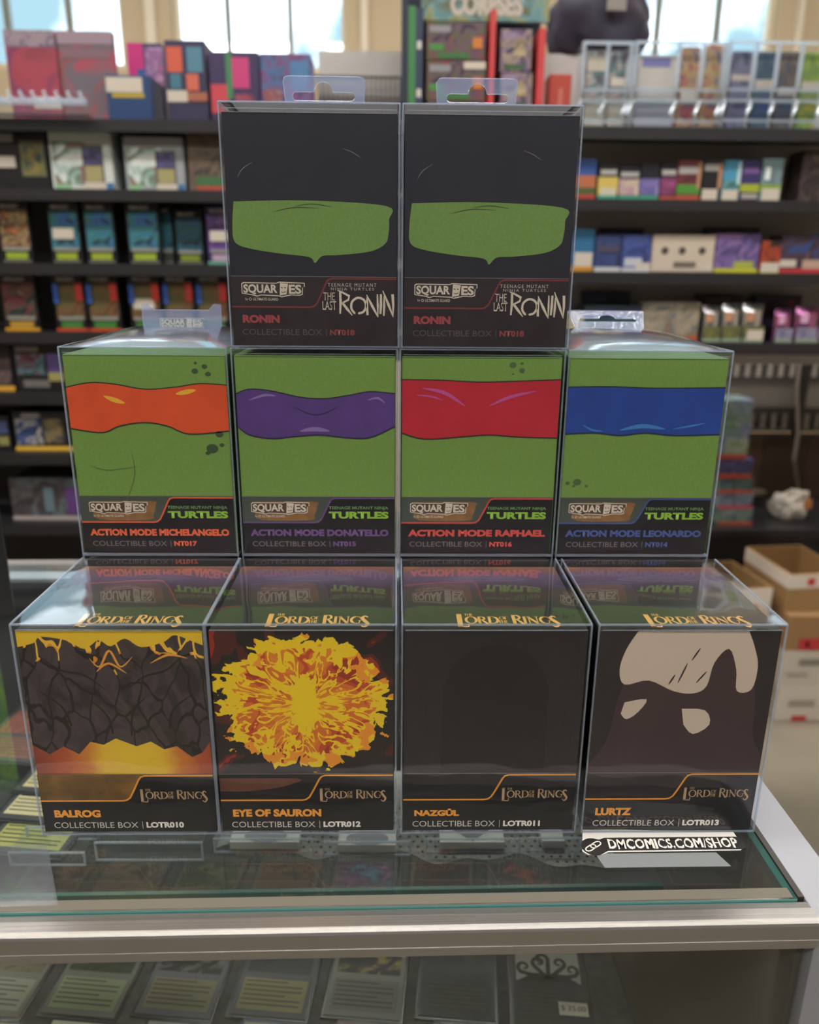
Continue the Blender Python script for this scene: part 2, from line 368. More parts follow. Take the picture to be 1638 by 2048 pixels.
# ---- lettering of the maker's mark: outlined words around a square badge
CREAM = mat('d9d0bf', .5); PALE = mat('c9c3b8', .5)
def maker_mark(t, x0, x1, z0, z1, y, fillm, outm, midm, sub=True, name='maker_mark'):
    """SQUAR[]ES logo"""
    w_ = x1-x0; hh = z1-z0
    g = MB()
    # backing outline silhouette
    pts = [(0, .15), (.0, .9), (.03, 1.0), (.55, .97), (.60, 1.06), (.76, 1.02), (.95, 1.0), (1.0, .98), (1.0, .70), (.97, .62), (.965, .10), (.92, .02), (.78, .04), (.63, -.12), (.58, -.04), (.30, .02), (.24, -.08), (.17, .02)]
    bk = fill(name, [(x0+a*w_, z0+b*hh) for a, b in pts], y, outm, t)
    ins = [(x0+(.5+(a-.5)*.972)*w_, z0+(.5+(b-.5)*.86)*hh) for a, b in pts]
    fill('mark_inset', ins, y-.00005, midm, bk)
    a, c = z0+.15*hh, z0+.85*hh
    text('SQUAR', x0+.03*w_, x0+.565*w_, a-.06*hh, c, y-.0001, fillm, bk, bold=.035)
    text('ES', x0+.745*w_, x0+.945*w_, a, c, y-.0001, fillm, bk, bold=.035)
    fill('badge', [(x0+.60*w_, z0+.02*hh), (x0+.71*w_, z0+.12*hh), (x0+.735*w_, z0+.9*hh), (x0+.61*w_, z0+.96*hh)], y-.0001, fillm, bk)
    b = MB()
    for u in (.625, .675): ribbon(b, [(x0+u*w_, z0+.63*hh), (x0+(u+.025)*w_, z0+.58*hh)], .07*hh, y-.00015)
    ribbon(b, [(x0+.625*w_, z0+.30*hh), (x0+.66*w_, z0+.25*hh), (x0+.70*w_, z0+.33*hh)], .05*hh, y-.00015)
    b.build('badge_lines', midm, bk)
    return bk
SER = .16
def serif_word(mb, s, x, z, h, y, wf=1.0, plane='front'):
    """hand built roman capitals; returns the pen's x"""
    T, t = .17*h, .07*h
    def st(p, w_): ribbon(mb, [(x+a*h*wf, z+b*h) for a, b in p], w_ if not isinstance(w_, list) else w_, y, plane=plane)
    def sf(a, b, l=.13): st([(a-l, b), (a+l, b)], t*.8)
    for ch in s:
        if ch == 'L': st([(.15, 0), (.15, 1)], T); sf(.15, .98); st([(.02, .03), (.62, .03), (.66, .22)], t); adv = .62
        elif ch == 'O':
            P = arc(.5, .5, .42, .47, 0, 360, 28)[:-1]; WW = [t+(T-t)*abs(math.cos(2*PI*i/28)) for i in range(28)]
            ribbon(mb, [(x+a*h*wf, z+b*h) for a, b in P], WW, y, closed=True, plane=plane); adv = 1.0
        elif ch == 'R': st([(.17, 0), (.17, 1)], T); sf(.17, .02); st([(.05, .97)] + [(.35+.27*math.cos(a), .74+.23*math.sin(a)) for a in [PI/2-PI*i/10 for i in range(11)]] + [(.2, .51)], [t]*3+[T*.7]*7+[t]*3); st([(.38, .51), (.78, .0), (.92, -.05)], [T*.6, T, t]); adv = .85
        elif ch == 'D': st([(.17, 0), (.17, 1)], T); st([(.03, .97)] + [(.35+.5*math.cos(a), .5+.47*math.sin(a)) for a in [PI/2-PI*i/14 for i in range(15)]] + [(.03, .03)], [t]*4+[T]*9+[t]*4); adv = .95
        elif ch == 'I': st([(.15, 0), (.15, 1)], T); sf(.15, .98); sf(.15, .02); adv = .34
        elif ch == 'N': st([(.16, 0), (.16, 1)], t); st([(.10, 1), (.80, .0)], T); st([(.80, 0), (.80, 1)], t); sf(.14, .98); sf(.8, .98); sf(.16, .02); adv = .98
        elif ch == 'G': st([(.80, .78)] + [(.5+.42*math.cos(a), .5+.47*math.sin(a)) for a in [math.radians(50+250*i/16) for i in range(17)]] + [(.78, .42)], [t]*5+[T]*9+[t]*5); sf(.76, .43); adv = .92
        elif ch == 'S': st(curve_pts([(.52, .85), (.32, .97), (.12, .78), (.33, .52), (.55, .26), (.32, .0), (.06, .14)], 5), [t + (T-t)*math.sin(PI*i/30)**2 for i in range(31)]); adv = .64
        elif ch == 'T': st([(.33, 0), (.33, .97)], T); st([(.02, .82), (.04, .97), (.62, .97), (.64, .82)], t); sf(.33, .02); adv = .66
        elif ch == 'H': st([(.16, 0), (.16, 1)], T); st([(.70, 0), (.70, 1)], T); st([(.16, .5), (.7, .5)], t); sf(.16, .98); sf(.7, .98); sf(.16, .02); sf(.7, .02); adv = .88
        elif ch == 'E': st([(.16, 0), (.16, 1)], T); st([(.02, .97), (.55, .97), (.57, .82)], t); st([(.16, .52), (.48, .52)], t); st([(.02, .03), (.58, .03), (.62, .2)], t); adv = .62
        elif ch == 'F': st([(.16, 0), (.16, 1)], T); st([(.02, .97), (.55, .97), (.57, .82)], t); st([(.16, .52), (.46, .52)], t); sf(.16, .02); adv = .58
        else: adv = .4
        x += adv*h*wf
    return x
def film_title(t, x0, x1, z0, z1, y, m, plane='front'):
    """LORD OF THE RINGS with small THE / OF THE, big first and last letters"""
    h = z1-z0; w_ = x1-x0; g = MB(); zb = z0+.26*h; hh = .52*h; K = w_/(h*5.1)
    serif_word(g, 'L', x0, z0, .98*h, y, .82*K, plane)
    a = serif_word(g, 'ORD', x0+.075*w_, zb, hh, y, 1.12*K, plane)
    serif_word(g, 'OF', x0+.400*w_, zb+.30*h, .22*h, y, 1.15*K, plane)
    serif_word(g, 'THE', x0+.385*w_, zb+.02*h, .22*h, y, 1.0*K, plane)
    serif_word(g, 'THE', x0+.075*w_, z0+.84*h, .16*h, y, 1.2*K, plane)
    serif_word(g, 'R', x0+.515*w_, zb-.02*h, .66*h, y, 1.0*K, plane)
    serif_word(g, 'ING', x0+.620*w_, zb, hh, y, 1.16*K, plane)
    serif_word(g, 'S', x0+.872*w_, z0+.02*h, .82*h, y, .80*K, plane)
    return g.build('title_lettering', m, t)
def label_band(t, yo, kind, line, name_txt, name_m, x0n, x1n, code, code_m, box_m, zoff=0, left=None, tone=None):
    """printed foot label; local x,z in mm with zoff. yo = y of the card front"""
    Z = lambda v: (v+zoff)*mm
    y = yo-.0002
    dark = tone or mat('18161a', .45, var=.25, bscale=90)
    pan = fill('label_panel', [(.0010, .0008), (.0985, .0008), (.0985, Z(39)), (.0010, Z(39))], y, left or mat('262427', .5), t)
    low = [(.0010, .0009), (.0985, .0009), (.0985, Z(38)), (.060, Z(38)), (.0575, Z(36.8)), (.0515, Z(24)), (.0485, Z(21.6)), (.0010, Z(21.6))]
    fill('label_foot', low, y-.0001, dark, pan)
    g = MB(); P = [(.0010, Z(21.6)), (.0470, Z(21.6)), (.0492, Z(22.0)), (.0512, Z(23.6)), (.0532, Z(27.4)), (.0570, Z(35.4)), (.0583, Z(37.2)), (.0605, Z(38.0)), (.0985, Z(38.0))]
    ribbon(g, P, .0010, y-.0002); g.build('label_line', line, pan)
    l = MB(); ribbon(l, [(.001, Z(39)), (.0985, Z(39))], .00025, y-.0002); l.build('label_top_line', mat('8d8a80', .5), pan)
    dz = 1.5 if kind == 'bottom' else 0
    a, c = (10.5, 15.6) if kind == 'bottom' else (12.3, 17.0)
    text(name_txt, x0n*mm, x1n*mm, Z(a), Z(c), y-.0002, name_m, pan, bold=.055)
    a, c = (3.3, 7.2) if kind == 'bottom' else (5.3, 8.8)
    text('COLLECTIBLE BOX', .0065, .0540, Z(a), Z(c), y-.0002, box_m, pan)
    g = MB(); ribbon(g, [(.0566, Z(a-.6)), (.0566, Z(c+.4))], .0003, y-.0002); g.build('divider_line', box_m, pan)
    text(code, .0587, .0800 if kind == 'bottom' else .0735, Z(a), Z(c), y-.0002, code_m, pan, bold=.045)
    return pan, y-.0002
def card_box(t, h, m, side=None):
    return MB().box(.0010, .0990, .0022, D-.002, .0006, h-.0045).build('card_box', m, t, bevel=.0004)
def rect(x0, x1, z0, z1): return [(x0, z0), (x1, z0), (x1, z1), (x0, z1)]
GREEN = mat('769c4a', .42, var=.05, bscale=900); OUT = mat('27352a', .5)
GOLD = mat('c79a52', .4); ORG = mat('f0a03c', .45)
SILVER = mat('c9c6bf', .5); GREYT = mat('8d8886', .5)
XO = {0: (-.2028, -.1019, .0013, .1053), 1: (-.2046, -.1016, .0002, .1026), 2: (-.1008, .0011)}
def base_box(row, i, label, group, body, bulge, tab=None):
    z = (0, Hs[0]+.0004, Hs[0]+Hs[1]+.0010)[row]; h = Hs[row] - .0002
    t = thing('collectible_box', label, 'boxed figure case' if False else 'box', (XO[row][i], 0 if row == 0 else YM, z+.0004 if row == 0 else z), group)
    card_box(t, h, body); case_shell(t, h, bulge)
    if tab: hang_tab(t, h+(bulge*.5), *tab)
    return t, h
ZT = .1268      # top of the card front
FY = .0019
# ---- back row of plain boxes that carries the middle row
for i, n_ in enumerate(('first', 'second', 'third', 'fourth')):
    t = thing('collectible_box', 'clear cased black box of the hidden back row, %s from the left' % n_, 'box', (XO[1][i], YM, .0004), 'back row of clear cased boxes')
    card_box(t, Hs[0]-.0002, INK); case_shell(t, Hs[0]-.0004, 0)
# ---- bottom row
def flame_mat(kind):
    m = bpy.data.materials.new('print_'+kind); m.use_nodes = True; nt = m.node_tree; b = nt.nodes['Principled BSDF']; b.inputs['Roughness'].default_value = .42
    N = nt.nodes.new; Lk = nt.links.new
    def M(op, a, b_=None, c=None, clamp=False):
        n = N('ShaderNodeMath'); n.operation = op; n.use_clamp = clamp
        for i, v in enumerate((a, b_, c)):
            if v is None: continue
            if hasattr(v, 'is_output') or hasattr(v, 'links'): Lk(v, n.inputs[i])
            else: n.inputs[i].default_value = v
        return n.outputs[0]
    def noise_(vec, sc, det=2, dist=0):
        n = N('ShaderNodeTexNoise'); n.inputs['Scale'].default_value = sc; n.inputs['Detail'].default_value = det; n.inputs['Distortion'].default_value = dist; Lk(vec, n.inputs['Vector']); return n.outputs['Fac']
    def ramp(f, stops, const=True):
        r = N('ShaderNodeValToRGB'); r.color_ramp.interpolation = 'CONSTANT' if const else 'LINEAR'; e = r.color_ramp.elements
        for i, (p, c) in enumerate(stops):
            el = e[i] if i < 2 else e.new(p); el.position = p; el.color = lin(c)
        Lk(f, r.inputs[0]); return r.outputs[0]
    def mix(f, a, c):
        x = N('ShaderNodeMix'); x.data_type = 'RGBA'; Lk(f, x.inputs[0]); Lk(a, x.inputs[6]); Lk(c, x.inputs[7]); return x.outputs[2]
    tc = N('ShaderNodeTexCoord'); sp = N('ShaderNodeSeparateXYZ'); Lk(tc.outputs['Object'], sp.inputs[0])
    if kind == 'burst':
        x = M('DIVIDE', M('SUBTRACT', sp.outputs[0], .0505), .0480); z = M('DIVIDE', M('SUBTRACT', sp.outputs[2], .0835), .0415)
        r = M('SQRT', M('ADD', M('MULTIPLY', x, x), M('MULTIPLY', z, z))); rs = M('MAXIMUM', r, .02)
        cb = N('ShaderNodeCombineXYZ'); Lk(M('DIVIDE', x, rs), cb.inputs[0]); Lk(M('DIVIDE', z, rs), cb.inputs[1]); Lk(M('MULTIPLY', r, .9), cb.inputs[2])
        n1 = noise_(cb.outputs[0], 4.2, 3, 1.2); n2 = noise_(cb.outputs[0], 3.1, 2.0, 1.5); n3 = noise_(tc.outputs['Object'], 55, 2, .6)
        edge = M('ADD', r, M('MULTIPLY', M('SUBTRACT', n1, .5), .75)); 
        v = M('ADD', M('ADD', M('ABSOLUTE', M('SUBTRACT', n2, .5)), 0), M('MULTIPLY', M('ABSOLUTE', M('SUBTRACT', r, .60)), -.09))
        fl = ramp(v, [(0, 'f2d21c'), (.036, 'f3a62c'), (.048, 'e88a28')]); deep = ramp(M('ADD', n3, M('MULTIPLY', r, .12)), [(0, 'e08428'), (.50, 'd8702a'), (.60, 'c04a24'), (.70, '9e2f22')])
        veins = ramp(v, [(0, (255, 255, 255)), (.044, (0, 0, 0))]); ins = mix(veins, deep, fl)
        core = ramp(M('ADD', M('SQRT', M('ADD', M('MULTIPLY', M('MULTIPLY', x, x), 16), M('MULTIPLY', M('MULTIPLY', z, z), 1.9))), M('MULTIPLY', M('SUBTRACT', n1, .5), .8)), [(0, (255, 255, 255)), (.62, (0, 0, 0))])
        yel = ramp(edge, [(0, 'f2d21c'), (2, 'f2d21c')]); ins = mix(core, ins, yel)
        rimm = ramp(edge, [(0, (0, 0, 0)), (.80, (255, 255, 255))]); rimc = ramp(n3, [(0, 'f0d020'), (.55, 'ef9a2c')]); ins = mix(rimm, ins, rimc)
        outm = ramp(M('MULTIPLY', edge, .8), [(0, (0, 0, 0)), (.775, (255, 255, 255))])
        bgc = ramp(M('ADD', noise_(tc.outputs['Object'], 28, 2, 1.2), M('MULTIPLY', M('ABSOLUTE', x), .09)), [(0, '191517'), (.60, '4c1a18'), (.66, '9c2c20')])
        Lk(mix(outm, ins, bgc), b.inputs['Base Color'])
    elif kind == 'rock':
        mp = N('ShaderNodeMapping'); mp.inputs['Scale'].default_value = (1, 1, .55); Lk(tc.outputs['Object'], mp.inputs[0])
        v = N('ShaderNodeTexVoronoi'); v.feature = 'DISTANCE_TO_EDGE'; v.inputs['Scale'].default_value = 75
        n = N('ShaderNodeTexNoise'); n.inputs['Scale'].default_value = 40; n.inputs['Detail'].default_value = 3; Lk(mp.outputs[0], n.inputs['Vector'])
        vm = N('ShaderNodeVectorMath'); vm.operation = 'MULTIPLY_ADD'; Lk(n.outputs['Color'], vm.inputs[0]); vm.inputs[1].default_value = (.02, .02, .02); Lk(mp.outputs[0], vm.inputs[2]); Lk(vm.outputs[0], v.inputs['Vector'])
        body = ramp(noise_(mp.outputs[0], 60, 3, 1), [(.35, '352d31'), (.5, '463c40'), (.62, '2b2528')], False)
        crack = ramp(v.outputs['Distance'], [(0, (255, 255, 255)), (.035, (0, 0, 0))])
        zz = ramp(M('ADD', M('MULTIPLY', sp.outputs[2], 8.5), M('MULTIPLY', M('SUBTRACT', noise_(tc.outputs['Object'], 70, 2), .5), .9)), [(0, '120f12'), (.97, 'e09030'), (1, 'f0c040')])
        Lk(mix(crack, body, zz), b.inputs['Base Color'])
    elif kind == 'glow':
        s_ = M('ABSOLUTE', M('SUBTRACT', sp.outputs[0], .055)); zt = M('LESS_THAN', sp.outputs[2], .07)
        n = noise_(tc.outputs['Object'], 45, 3, 1.5)
        f = M('ADD', M('MULTIPLY', M('MULTIPLY', s_, 15), zt), M('MULTIPLY', n, .35))
        Lk(ramp(f, [(0, 'e9c52a'), (.38, 'e6c030'), (.55, 'd08030'), (.75, 'b3532c'), (.95, '8c3a28')], False), b.inputs['Base Color'])
    elif kind == 'lid':
        n = noise_(tc.outputs['Object'], 60, 4, 1); f = M('ADD', M('MULTIPLY', sp.outputs[1], 10.2), M('MULTIPLY', M('SUBTRACT', n, .5), .22))
        Lk(ramp(f, [(0, '191a17'), (.40, '1f2218'), (.50, '33291f'), (.58, '2f2224'), (.66, '3c3040'), (.80, '574660'), (.90, '6e4a44'), (.97, '8a5a3c')], False), b.inputs['Base Color'])
    return m
G0 = 'clear cased boxes of the bottom row'
def bottom(i, label, nm, x1, code, left):
    t, h = base_box(0, i, label, G0, INK, .0012)
    pan, y = label_band(t, FY, 'bottom', ORG, nm, ORG, 7.5, x1, code, mat('e4e0d8', .5), SILVER, left=left)
    film_title(pan, .0570, .0965, .0205, .0295, y, mat('c0a078', .4))
    lt = MB(); lt.quad((.0012, .004, h-.00445), (.0988, .004, h-.00445), (.0988, D-.003, h-.00445), (.0012, D-.003, h-.00445)); lt = lt.build('lid_print', flame_mat('lid'), t)
    film_title(lt, .030, .088, .0060, .0230, h-.0042, GOLD, 'top')
    g = MB(); ribbon(g, arc(.05, .060, .024, .0022, 0, 360, 30)[:-1], .0003, h+.0013, closed=True, plane='top'); ribbon(g, [(.035, .064), (.045, .0645), (.05, .068), (.055, .0645), (.065, .064)], .0003, h+.0013, plane='top')
    g.build('folded_slot', EDGE, t)
    return t, pan, y, h
t, pan, y, h = bottom(0, 'clear cased box with dark cracked rock print over yellow glow, orange lettering BALROG', 'BALROG', 33.5, 'LOTR010', mat('7a5a2a', .5, var=.35, bscale=60))
a = fill('front_print', rect(.0012, .0986, .0391, ZT), FY-.0001, flame_mat('glow'), t)
top = curve_pts([(.0012, .1175), (.010, .1200), (.014, .1235), (.027, .1215), (.036, .1165), (.044, .1215), (.05, .1180), (.058, .1225), (.066, .1175), (.078, .1205), (.084, .1245), (.092, .1215), (.0986, .1185)], 4)
bot = [(.0986, .060), (.094, .053), (.088, .050), (.080, .057), (.073, .055), (.066, .060), (.058, .057), (.047, .062), (.040, .058), (.033, .060), (.026, .052), (.018, .057), (.010, .052), (.0012, .058)]
fill('rock_print', top + bot, FY-.0002, flame_mat('rock'), t)
for q in ([(.012, .112), (.022, .104), (.034, .101), (.045, .092)], [(.088, .113), (.078, .104), (.066, .100), (.056, .092)], [(.008, .092), (.020, .082), (.024, .070)], [(.092, .090), (.080, .080), (.077, .068)], [(.036, .086), (.044, .076), (.046, .065)], [(.066, .088), (.058, .078), (.056, .064)]):
    g = MB(); ribbon(g, curve_pts(q, 5), [.0003+.0010*math.sin(PI*k/15) for k in range(5*(len(q)-1)+1)], FY-.0003); g.build('crack_line', mat('15110f', .5), t)
for q in ([(.038, .111), (.043, .106), (.049, .1155), (.054, .106), (.061, .112)], [(.041, .103), (.048, .108), (.057, .102)], [(.070, .108), (.080, .113), (.090, .111)]):
    g = MB(); ribbon(g, curve_pts(q, 5), [.0002+.0011*math.sin(PI*k/(5*(len(q)-1))) for k in range(5*(len(q)-1)+1)], FY-.0003); g.build('ember_line', mat('e8a040', .5), t)
t, pan, y, h = bottom(1, 'clear cased box with round yellow and orange flame burst print on black', 'EYE OF SAURON', 57.6, 'LOTR012', mat('201d1f', .5))
fill('front_print', rect(.0012, .0986, .0391, ZT), FY-.0001, flame_mat('burst'), t)
fill('brown_strip', curve_pts([(.0012, .0362), (.045, .0360), (.040, .0318), (.028, .0290), (.014, .0275), (.0012, .0278)], 4), y-.00005, mat('6b4335', .5, var=.15, bscale=150), pan)
t, pan, y, h = bottom(2, 'clear cased box with an almost plain black print, orange lettering NAZGÛL', 'NAZGÛL', 33.2, 'LOTR011', mat('232225', .5))
fill('front_print', rect(.0012, .0986, .0391, ZT), FY-.0001, mat('1c1a22', .42, var=.12, bscale=30), t)
fill('dark_arch', [(.022, .0392)] + arc(.051, .088, .029, .031, 180, 0, 20) + [(.080, .0392)], FY-.0002, mat('0c0c10', .45), t)
for q in ([(.006, .120), (.010, .09), (.008, .05)], [(.017, .118), (.013, .085), (.016, .045)], [(.085, .118), (.090, .085), (.086, .045)], [(.094, .121), (.095, .09), (.093, .05)]):
    g = MB(); ribbon(g, curve_pts(q, 6), .0004, FY-.0003); g.build('fold_line', mat('141216', .5), t)
t, pan, y, h = bottom(3, 'clear cased box with pale cream patch on dark maroon print, orange lettering LURTZ', 'LURTZ', 28.2, 'LOTR013', mat('2a2426', .5))
fill('front_print', rect(.0012, .0986, .0391, ZT), FY-.0001, mat('3b2a30', .42, var=.12, bscale=25), t)
fill('dark_side', curve_pts([(.0012, ZT), (.024, ZT), (.019, .105), (.014, .085), (.010, .060), (.0012, .045)], 4), FY-.00015, mat('1f1a1d', .5), t)
fill('dark_side', curve_pts([(.0986, ZT), (.082, ZT), (.0865, .105), (.090, .085), (.092, .062), (.0986, .050)], 4), FY-.00015, mat('1f1a1d', .5), t)
cream = mat('cfc0ae', .45)
fill('cream_patch', curve_pts([(.0215, ZT), (.016, .116), (.0135, .104), (.017, .095), (.030, .0975), (.044, .091), (.055, .0895), (.062, .094), (.0645, .108), (.0715, .1165), (.077, .104), (.079, .091), (.087, .092), (.0885, .106), (.085, .118), (.081, ZT)], 4), FY-.0002, cream, t)
fill('cream_patch', curve_pts([(.018, .0840), (.030, .0860), (.026, .0780), (.020, .0735), (.0165, .0770)], 3), FY-.0002, cream, t)
fill('cream_patch', curve_pts([(.050, .0800), (.063, .0790), (.0665, .0700), (.058, .0640), (.052, .0700)], 3), FY-.0002, cream, t)
for q in ([(.046, .0960), (.050, .1080)], [(.052, .1095), (.056, .1170)], [(.041, .0950), (.044, .1010)], [(.056, .0960), (.061, .1030)]):
    g = MB(); ribbon(g, curve_pts(q+[], 6), [.0003+.0007*math.sin(PI*k/6) for k in range(7)], FY-.0003); g.build('ink_stroke', mat('2b2024', .5), t)
# ---- middle row
G1 = 'clear cased boxes of the middle row'
BROWN = mat('8a6438', .5, var=.15, bscale=120)
def middle(i, label, nm, code, bandc, linec, bulge, tab=None, codec=None):
    t, h = base_box(1, i, label, G1, mat('5d7f3d', .5), bulge, tab)
    col = mat(linec, .45)
    pan, y = label_band(t, FY, 'middle', col, 'ACTION MODE ' + nm, col, 5.5, 94.7, code, mat(codec or linec, .45), mat('7d7474', .5), left=mat('465047', .5))
    k = fill('brown_patch', curve_pts([(.009, .0355), (.046, .0358), (.049, .0330), (.047, .0265), (.044, .0232), (.013, .0232), (.009, .028)], 3), y+.00010, BROWN, pan)
    maker_mark(pan, .0067, .0440, .0276, .0352, y-.00005, CREAM, CREAM, mat('4d3a2a', .5))
    text('by', .0090, .0105, .0249, .0266, y, CREAM, pan); text('ULTIMATE GUARD', .0135, .0281, .0250, .0266, y, CREAM, pan, bold=.01)
    g = MB(); ribbon(g, arc(.0119, .0258, .0007, .0007, 0, 360, 10)[:-1], .0003, y, closed=True); g.build('round_mark', CREAM, pan)
    tg = mat('7aa84a', .45)
    text('TEENAGE MUTANT NINJA', .0563, .0945, .0300, .0326, y, mat('6f9a5a', .45), pan, bold=.02)
    text('TURTLES', .0563, .0947, .0243, .0291, y, mat('8cbf3c', .45), pan, bold=.05)
    fill('front_print', rect(.0012, .0986, .0391, ZT), FY-.0001, GREEN, t)
    return t, pan, y, h
def band(t, topP, botP, m, out=OUT):
    T_ = curve_pts(topP, 6); B_ = curve_pts(botP, 6)
    fill('colour_band', [p for p in T_] + B_[::-1], FY-.0002, m, t)
    g = MB(); ribbon(g, T_, .0007, FY-.0003); ribbon(g, B_, .0009, FY-.0003); g.build('band_outline', out, t)
def stroke(t, q, w_, m, name='print_stroke'):
    P = curve_pts(q, 6); n = len(P); g = MB(); ribbon(g, P, [w_*(.15+.85*math.sin(PI*k/(n-1))) for k in range(n)], FY-.00035); g.build(name, m, t)
# local mapping helper for photo positions on card fronts of the middle row
def loc(i, row, *pts):
    o = Vector((XO[row][i], (0 if row == 0 else YM), (0.0004, Hs[0]+.0004, Hs[0]+Hs[1]+.0010)[row])); out = []
    for p in pts: q = at(p[0], p[1], o.y+.002) - o; out.append((min(max(q.x, .0012), .0986), min(q.z, ZT)))
    return out
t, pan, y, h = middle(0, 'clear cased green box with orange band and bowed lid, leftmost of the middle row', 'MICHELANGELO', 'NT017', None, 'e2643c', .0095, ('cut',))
band(t, loc(0, 1, (125, 774), (180, 765), (230, 768), (290, 778), (350, 774), (400, 767), (460, 770)), loc(0, 1, (140, 857), (205, 865), (240, 852), (290, 845), (335, 852), (380, 868), (464, 862)), mat('e2572c', .42, var=.08, bscale=40))
for q in (((208, 792), (230, 800), (250, 806)), ((352, 788), (372, 784), (392, 780))): stroke(t, loc(0, 1, *q), .0030, mat('f0b83c', .45), 'yellow_streak')
for (x, y_), r_ in (((390, 742), .0016), ((409, 733), .0014), ((416, 748), .0014), ((391, 726), .0008), ((425, 897), .0030), ((439, 868), .0020), ((416, 906), .0012), ((444, 890), .0012)):
    c = loc(0, 1, (x, y_))[0]; fill('dark_spot', arc(c[0], c[1], r_*1.25, r_, 0, 340, 12), FY-.0003, mat('3d5337', .5), t)
for q in (((180, 930), (215, 940), (280, 932)), ((250, 1010), (270, 950), (262, 900))): stroke(t, loc(0, 1, *q)[:3], .0006, mat('56773c', .5))
tb = [c for c in t.children if c.name.startswith('hang_tab')][0]
maker_mark(tb, .0335, .0650, h+.0063, h+.0117, D-.0014, mat('c3c6ca', .4), mat('c3c6ca', .4), mat('7d8288', .4))
t, pan, y, h = middle(1, 'clear cased green box with purple wavy band, second from left of the middle row', 'DONATELLO', 'NT015', None, '6b4a86', .0004, codec='6b4a86')
band(t, loc(1, 1, (466, 787), (500, 778), (545, 782), (600, 794), (650, 797), (700, 790), (740, 783), (800, 787)), loc(1, 1, (470, 853), (500, 870), (545, 877), (590, 873), (640, 870), (690, 875), (740, 875), (800, 853)), mat('5b3f86', .42, var=.10, bscale=60), mat('2d2440', .5))
for q, w_ in ((((498, 800), (530, 790), (552, 792)), .0016), (((600, 862), (630, 858), (660, 862)), .0028), (((735, 800), (755, 796), (770, 806)), .0014), (((585, 812), (632, 830), (680, 812)), .0007)):
    stroke(t, loc(1, 1, *q), w_, mat('8e78b4' if w_ > .001 else '33254d', .45), 'pale_streak')
t, pan, y, h = middle(2, 'clear cased green box with red band, third from left of the middle row', 'RAPHAEL', 'NT016', None, 'cf4a44', .0004)
band(t, loc(2, 1, (800, 759), (880, 760), (960, 764), (1040, 762), (1126, 759)), loc(2, 1, (800, 866), (850, 878), (930, 873), (980, 870), (1040, 874), (1120, 876)), mat('c3283a', .42, var=.07, bscale=40), mat('3a2a26', .5))
for q, w_ in ((((845, 776), (890, 786), (930, 812)), .0022), (((978, 812), (1020, 794), (1072, 782)), .0020), (((832, 790), (862, 793), (885, 800)), .0012)): stroke(t, loc(2, 1, *q), w_, mat('c0559a', .45), 'pink_streak')
for (x, y_), r_ in (((1026, 730), .0018), ((1044, 741), .0015), ((1044, 727), .0009), ((1026, 748), .0006)):
    c = loc(2, 1, (x, y_))[0]; fill('dark_spot', arc(c[0], c[1], r_*1.2, r_, 0, 340, 12), FY-.0003, mat('4c6b3a', .5), t)
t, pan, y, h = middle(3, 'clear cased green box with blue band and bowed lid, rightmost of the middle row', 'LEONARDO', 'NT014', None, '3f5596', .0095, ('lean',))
band(t, loc(3, 1, (1135, 774), (1220, 773), (1300, 776), (1380, 776), (1455, 775)), loc(3, 1, (1128, 868), (1190, 866), (1240, 871), (1290, 866), (1350, 871), (1445, 869)), mat('2449a0', .42, var=.10, bscale=40), mat('1c2c44', .5))
for q, w_ in ((((1240, 860), (1285, 852), (1330, 858)), .0028), (((1165, 850), (1185, 860), (1205, 862)), .0012), (((1345, 858), (1380, 852), (1410, 846)), .0012)): stroke(t, loc(3, 1, *q), w_, mat('3f83cc', .45), 'light_streak')
for (x, y_), r_ in (((1154, 964), .0022), ((1135, 966), .0012), ((1147, 972), .0008), ((1172, 972), .0009)):
    c = loc(3, 1, (x, y_))[0]; fill('dark_spot', arc(c[0], c[1], r_*1.2, r_, 0, 340, 12), FY-.0003, mat('4a6a3a', .5), t)
# ---- top row
G2 = 'clear cased boxes of the top row'
RED = mat('a2474b', .45); BONE = mat('d8cfbd', .5)
def ronin_word(pan, y):
    g = MB(); X = lambda v: v*mm; S = lambda p, w_: ribbon(g, [(X(a), X(b)) for a, b in p], [v*mm for v in w_] if isinstance(w_, list) else w_*mm, y)
    S([(65.2, 32.0), (65.4, 26), (65.0, 19.5)], [1.3, 1.5, .9]); S([(63.7, 33.0), (67, 31.6), (70.5, 29.8), (70.0, 27.6), (66.0, 25.6)], [.5, 1.1, 1.4, 1.2, .9]); S([(66.5, 25.8), (69.5, 22), (72.3, 18.6)], [1.4, 1.5, .4])
    S(curve_pts([(74.0, 19.6), (71.8, 22.5), (72.2, 26.5), (75.5, 28.8), (79.2, 27.6), (80.4, 24), (78.8, 20.8), (75.6, 19.8)], 4), [.5]+[1.3]*27+[.4])
    S([(81.2, 29.5), (81.0, 24), (81.3, 18.9)], [.8, 1.5, 1.3]); S([(80.8, 30.6), (84.2, 24), (87.6, 17.8)], [.5, 1.6, .6]); S([(87.2, 31.0), (87.4, 24.5), (87.5, 18.2)], [.7, 1.2, .5])
    S([(89.3, 31.0), (89.3, 25), (89.0, 19.6)], [1.2, 1.5, 1.1]); S([(91.2, 30), (91.2, 24), (91.0, 18.5)], [.6, 1.4, .9]); S([(90.4, 33), (93.8, 25), (96.6, 17.9)], [.5, 1.6, .5]); S([(96.2, 31.0), (96.6, 24.5), (96.5, 18.4)], [1.6, 1.4, .4])
    g.build('brush_lettering', BONE, pan)
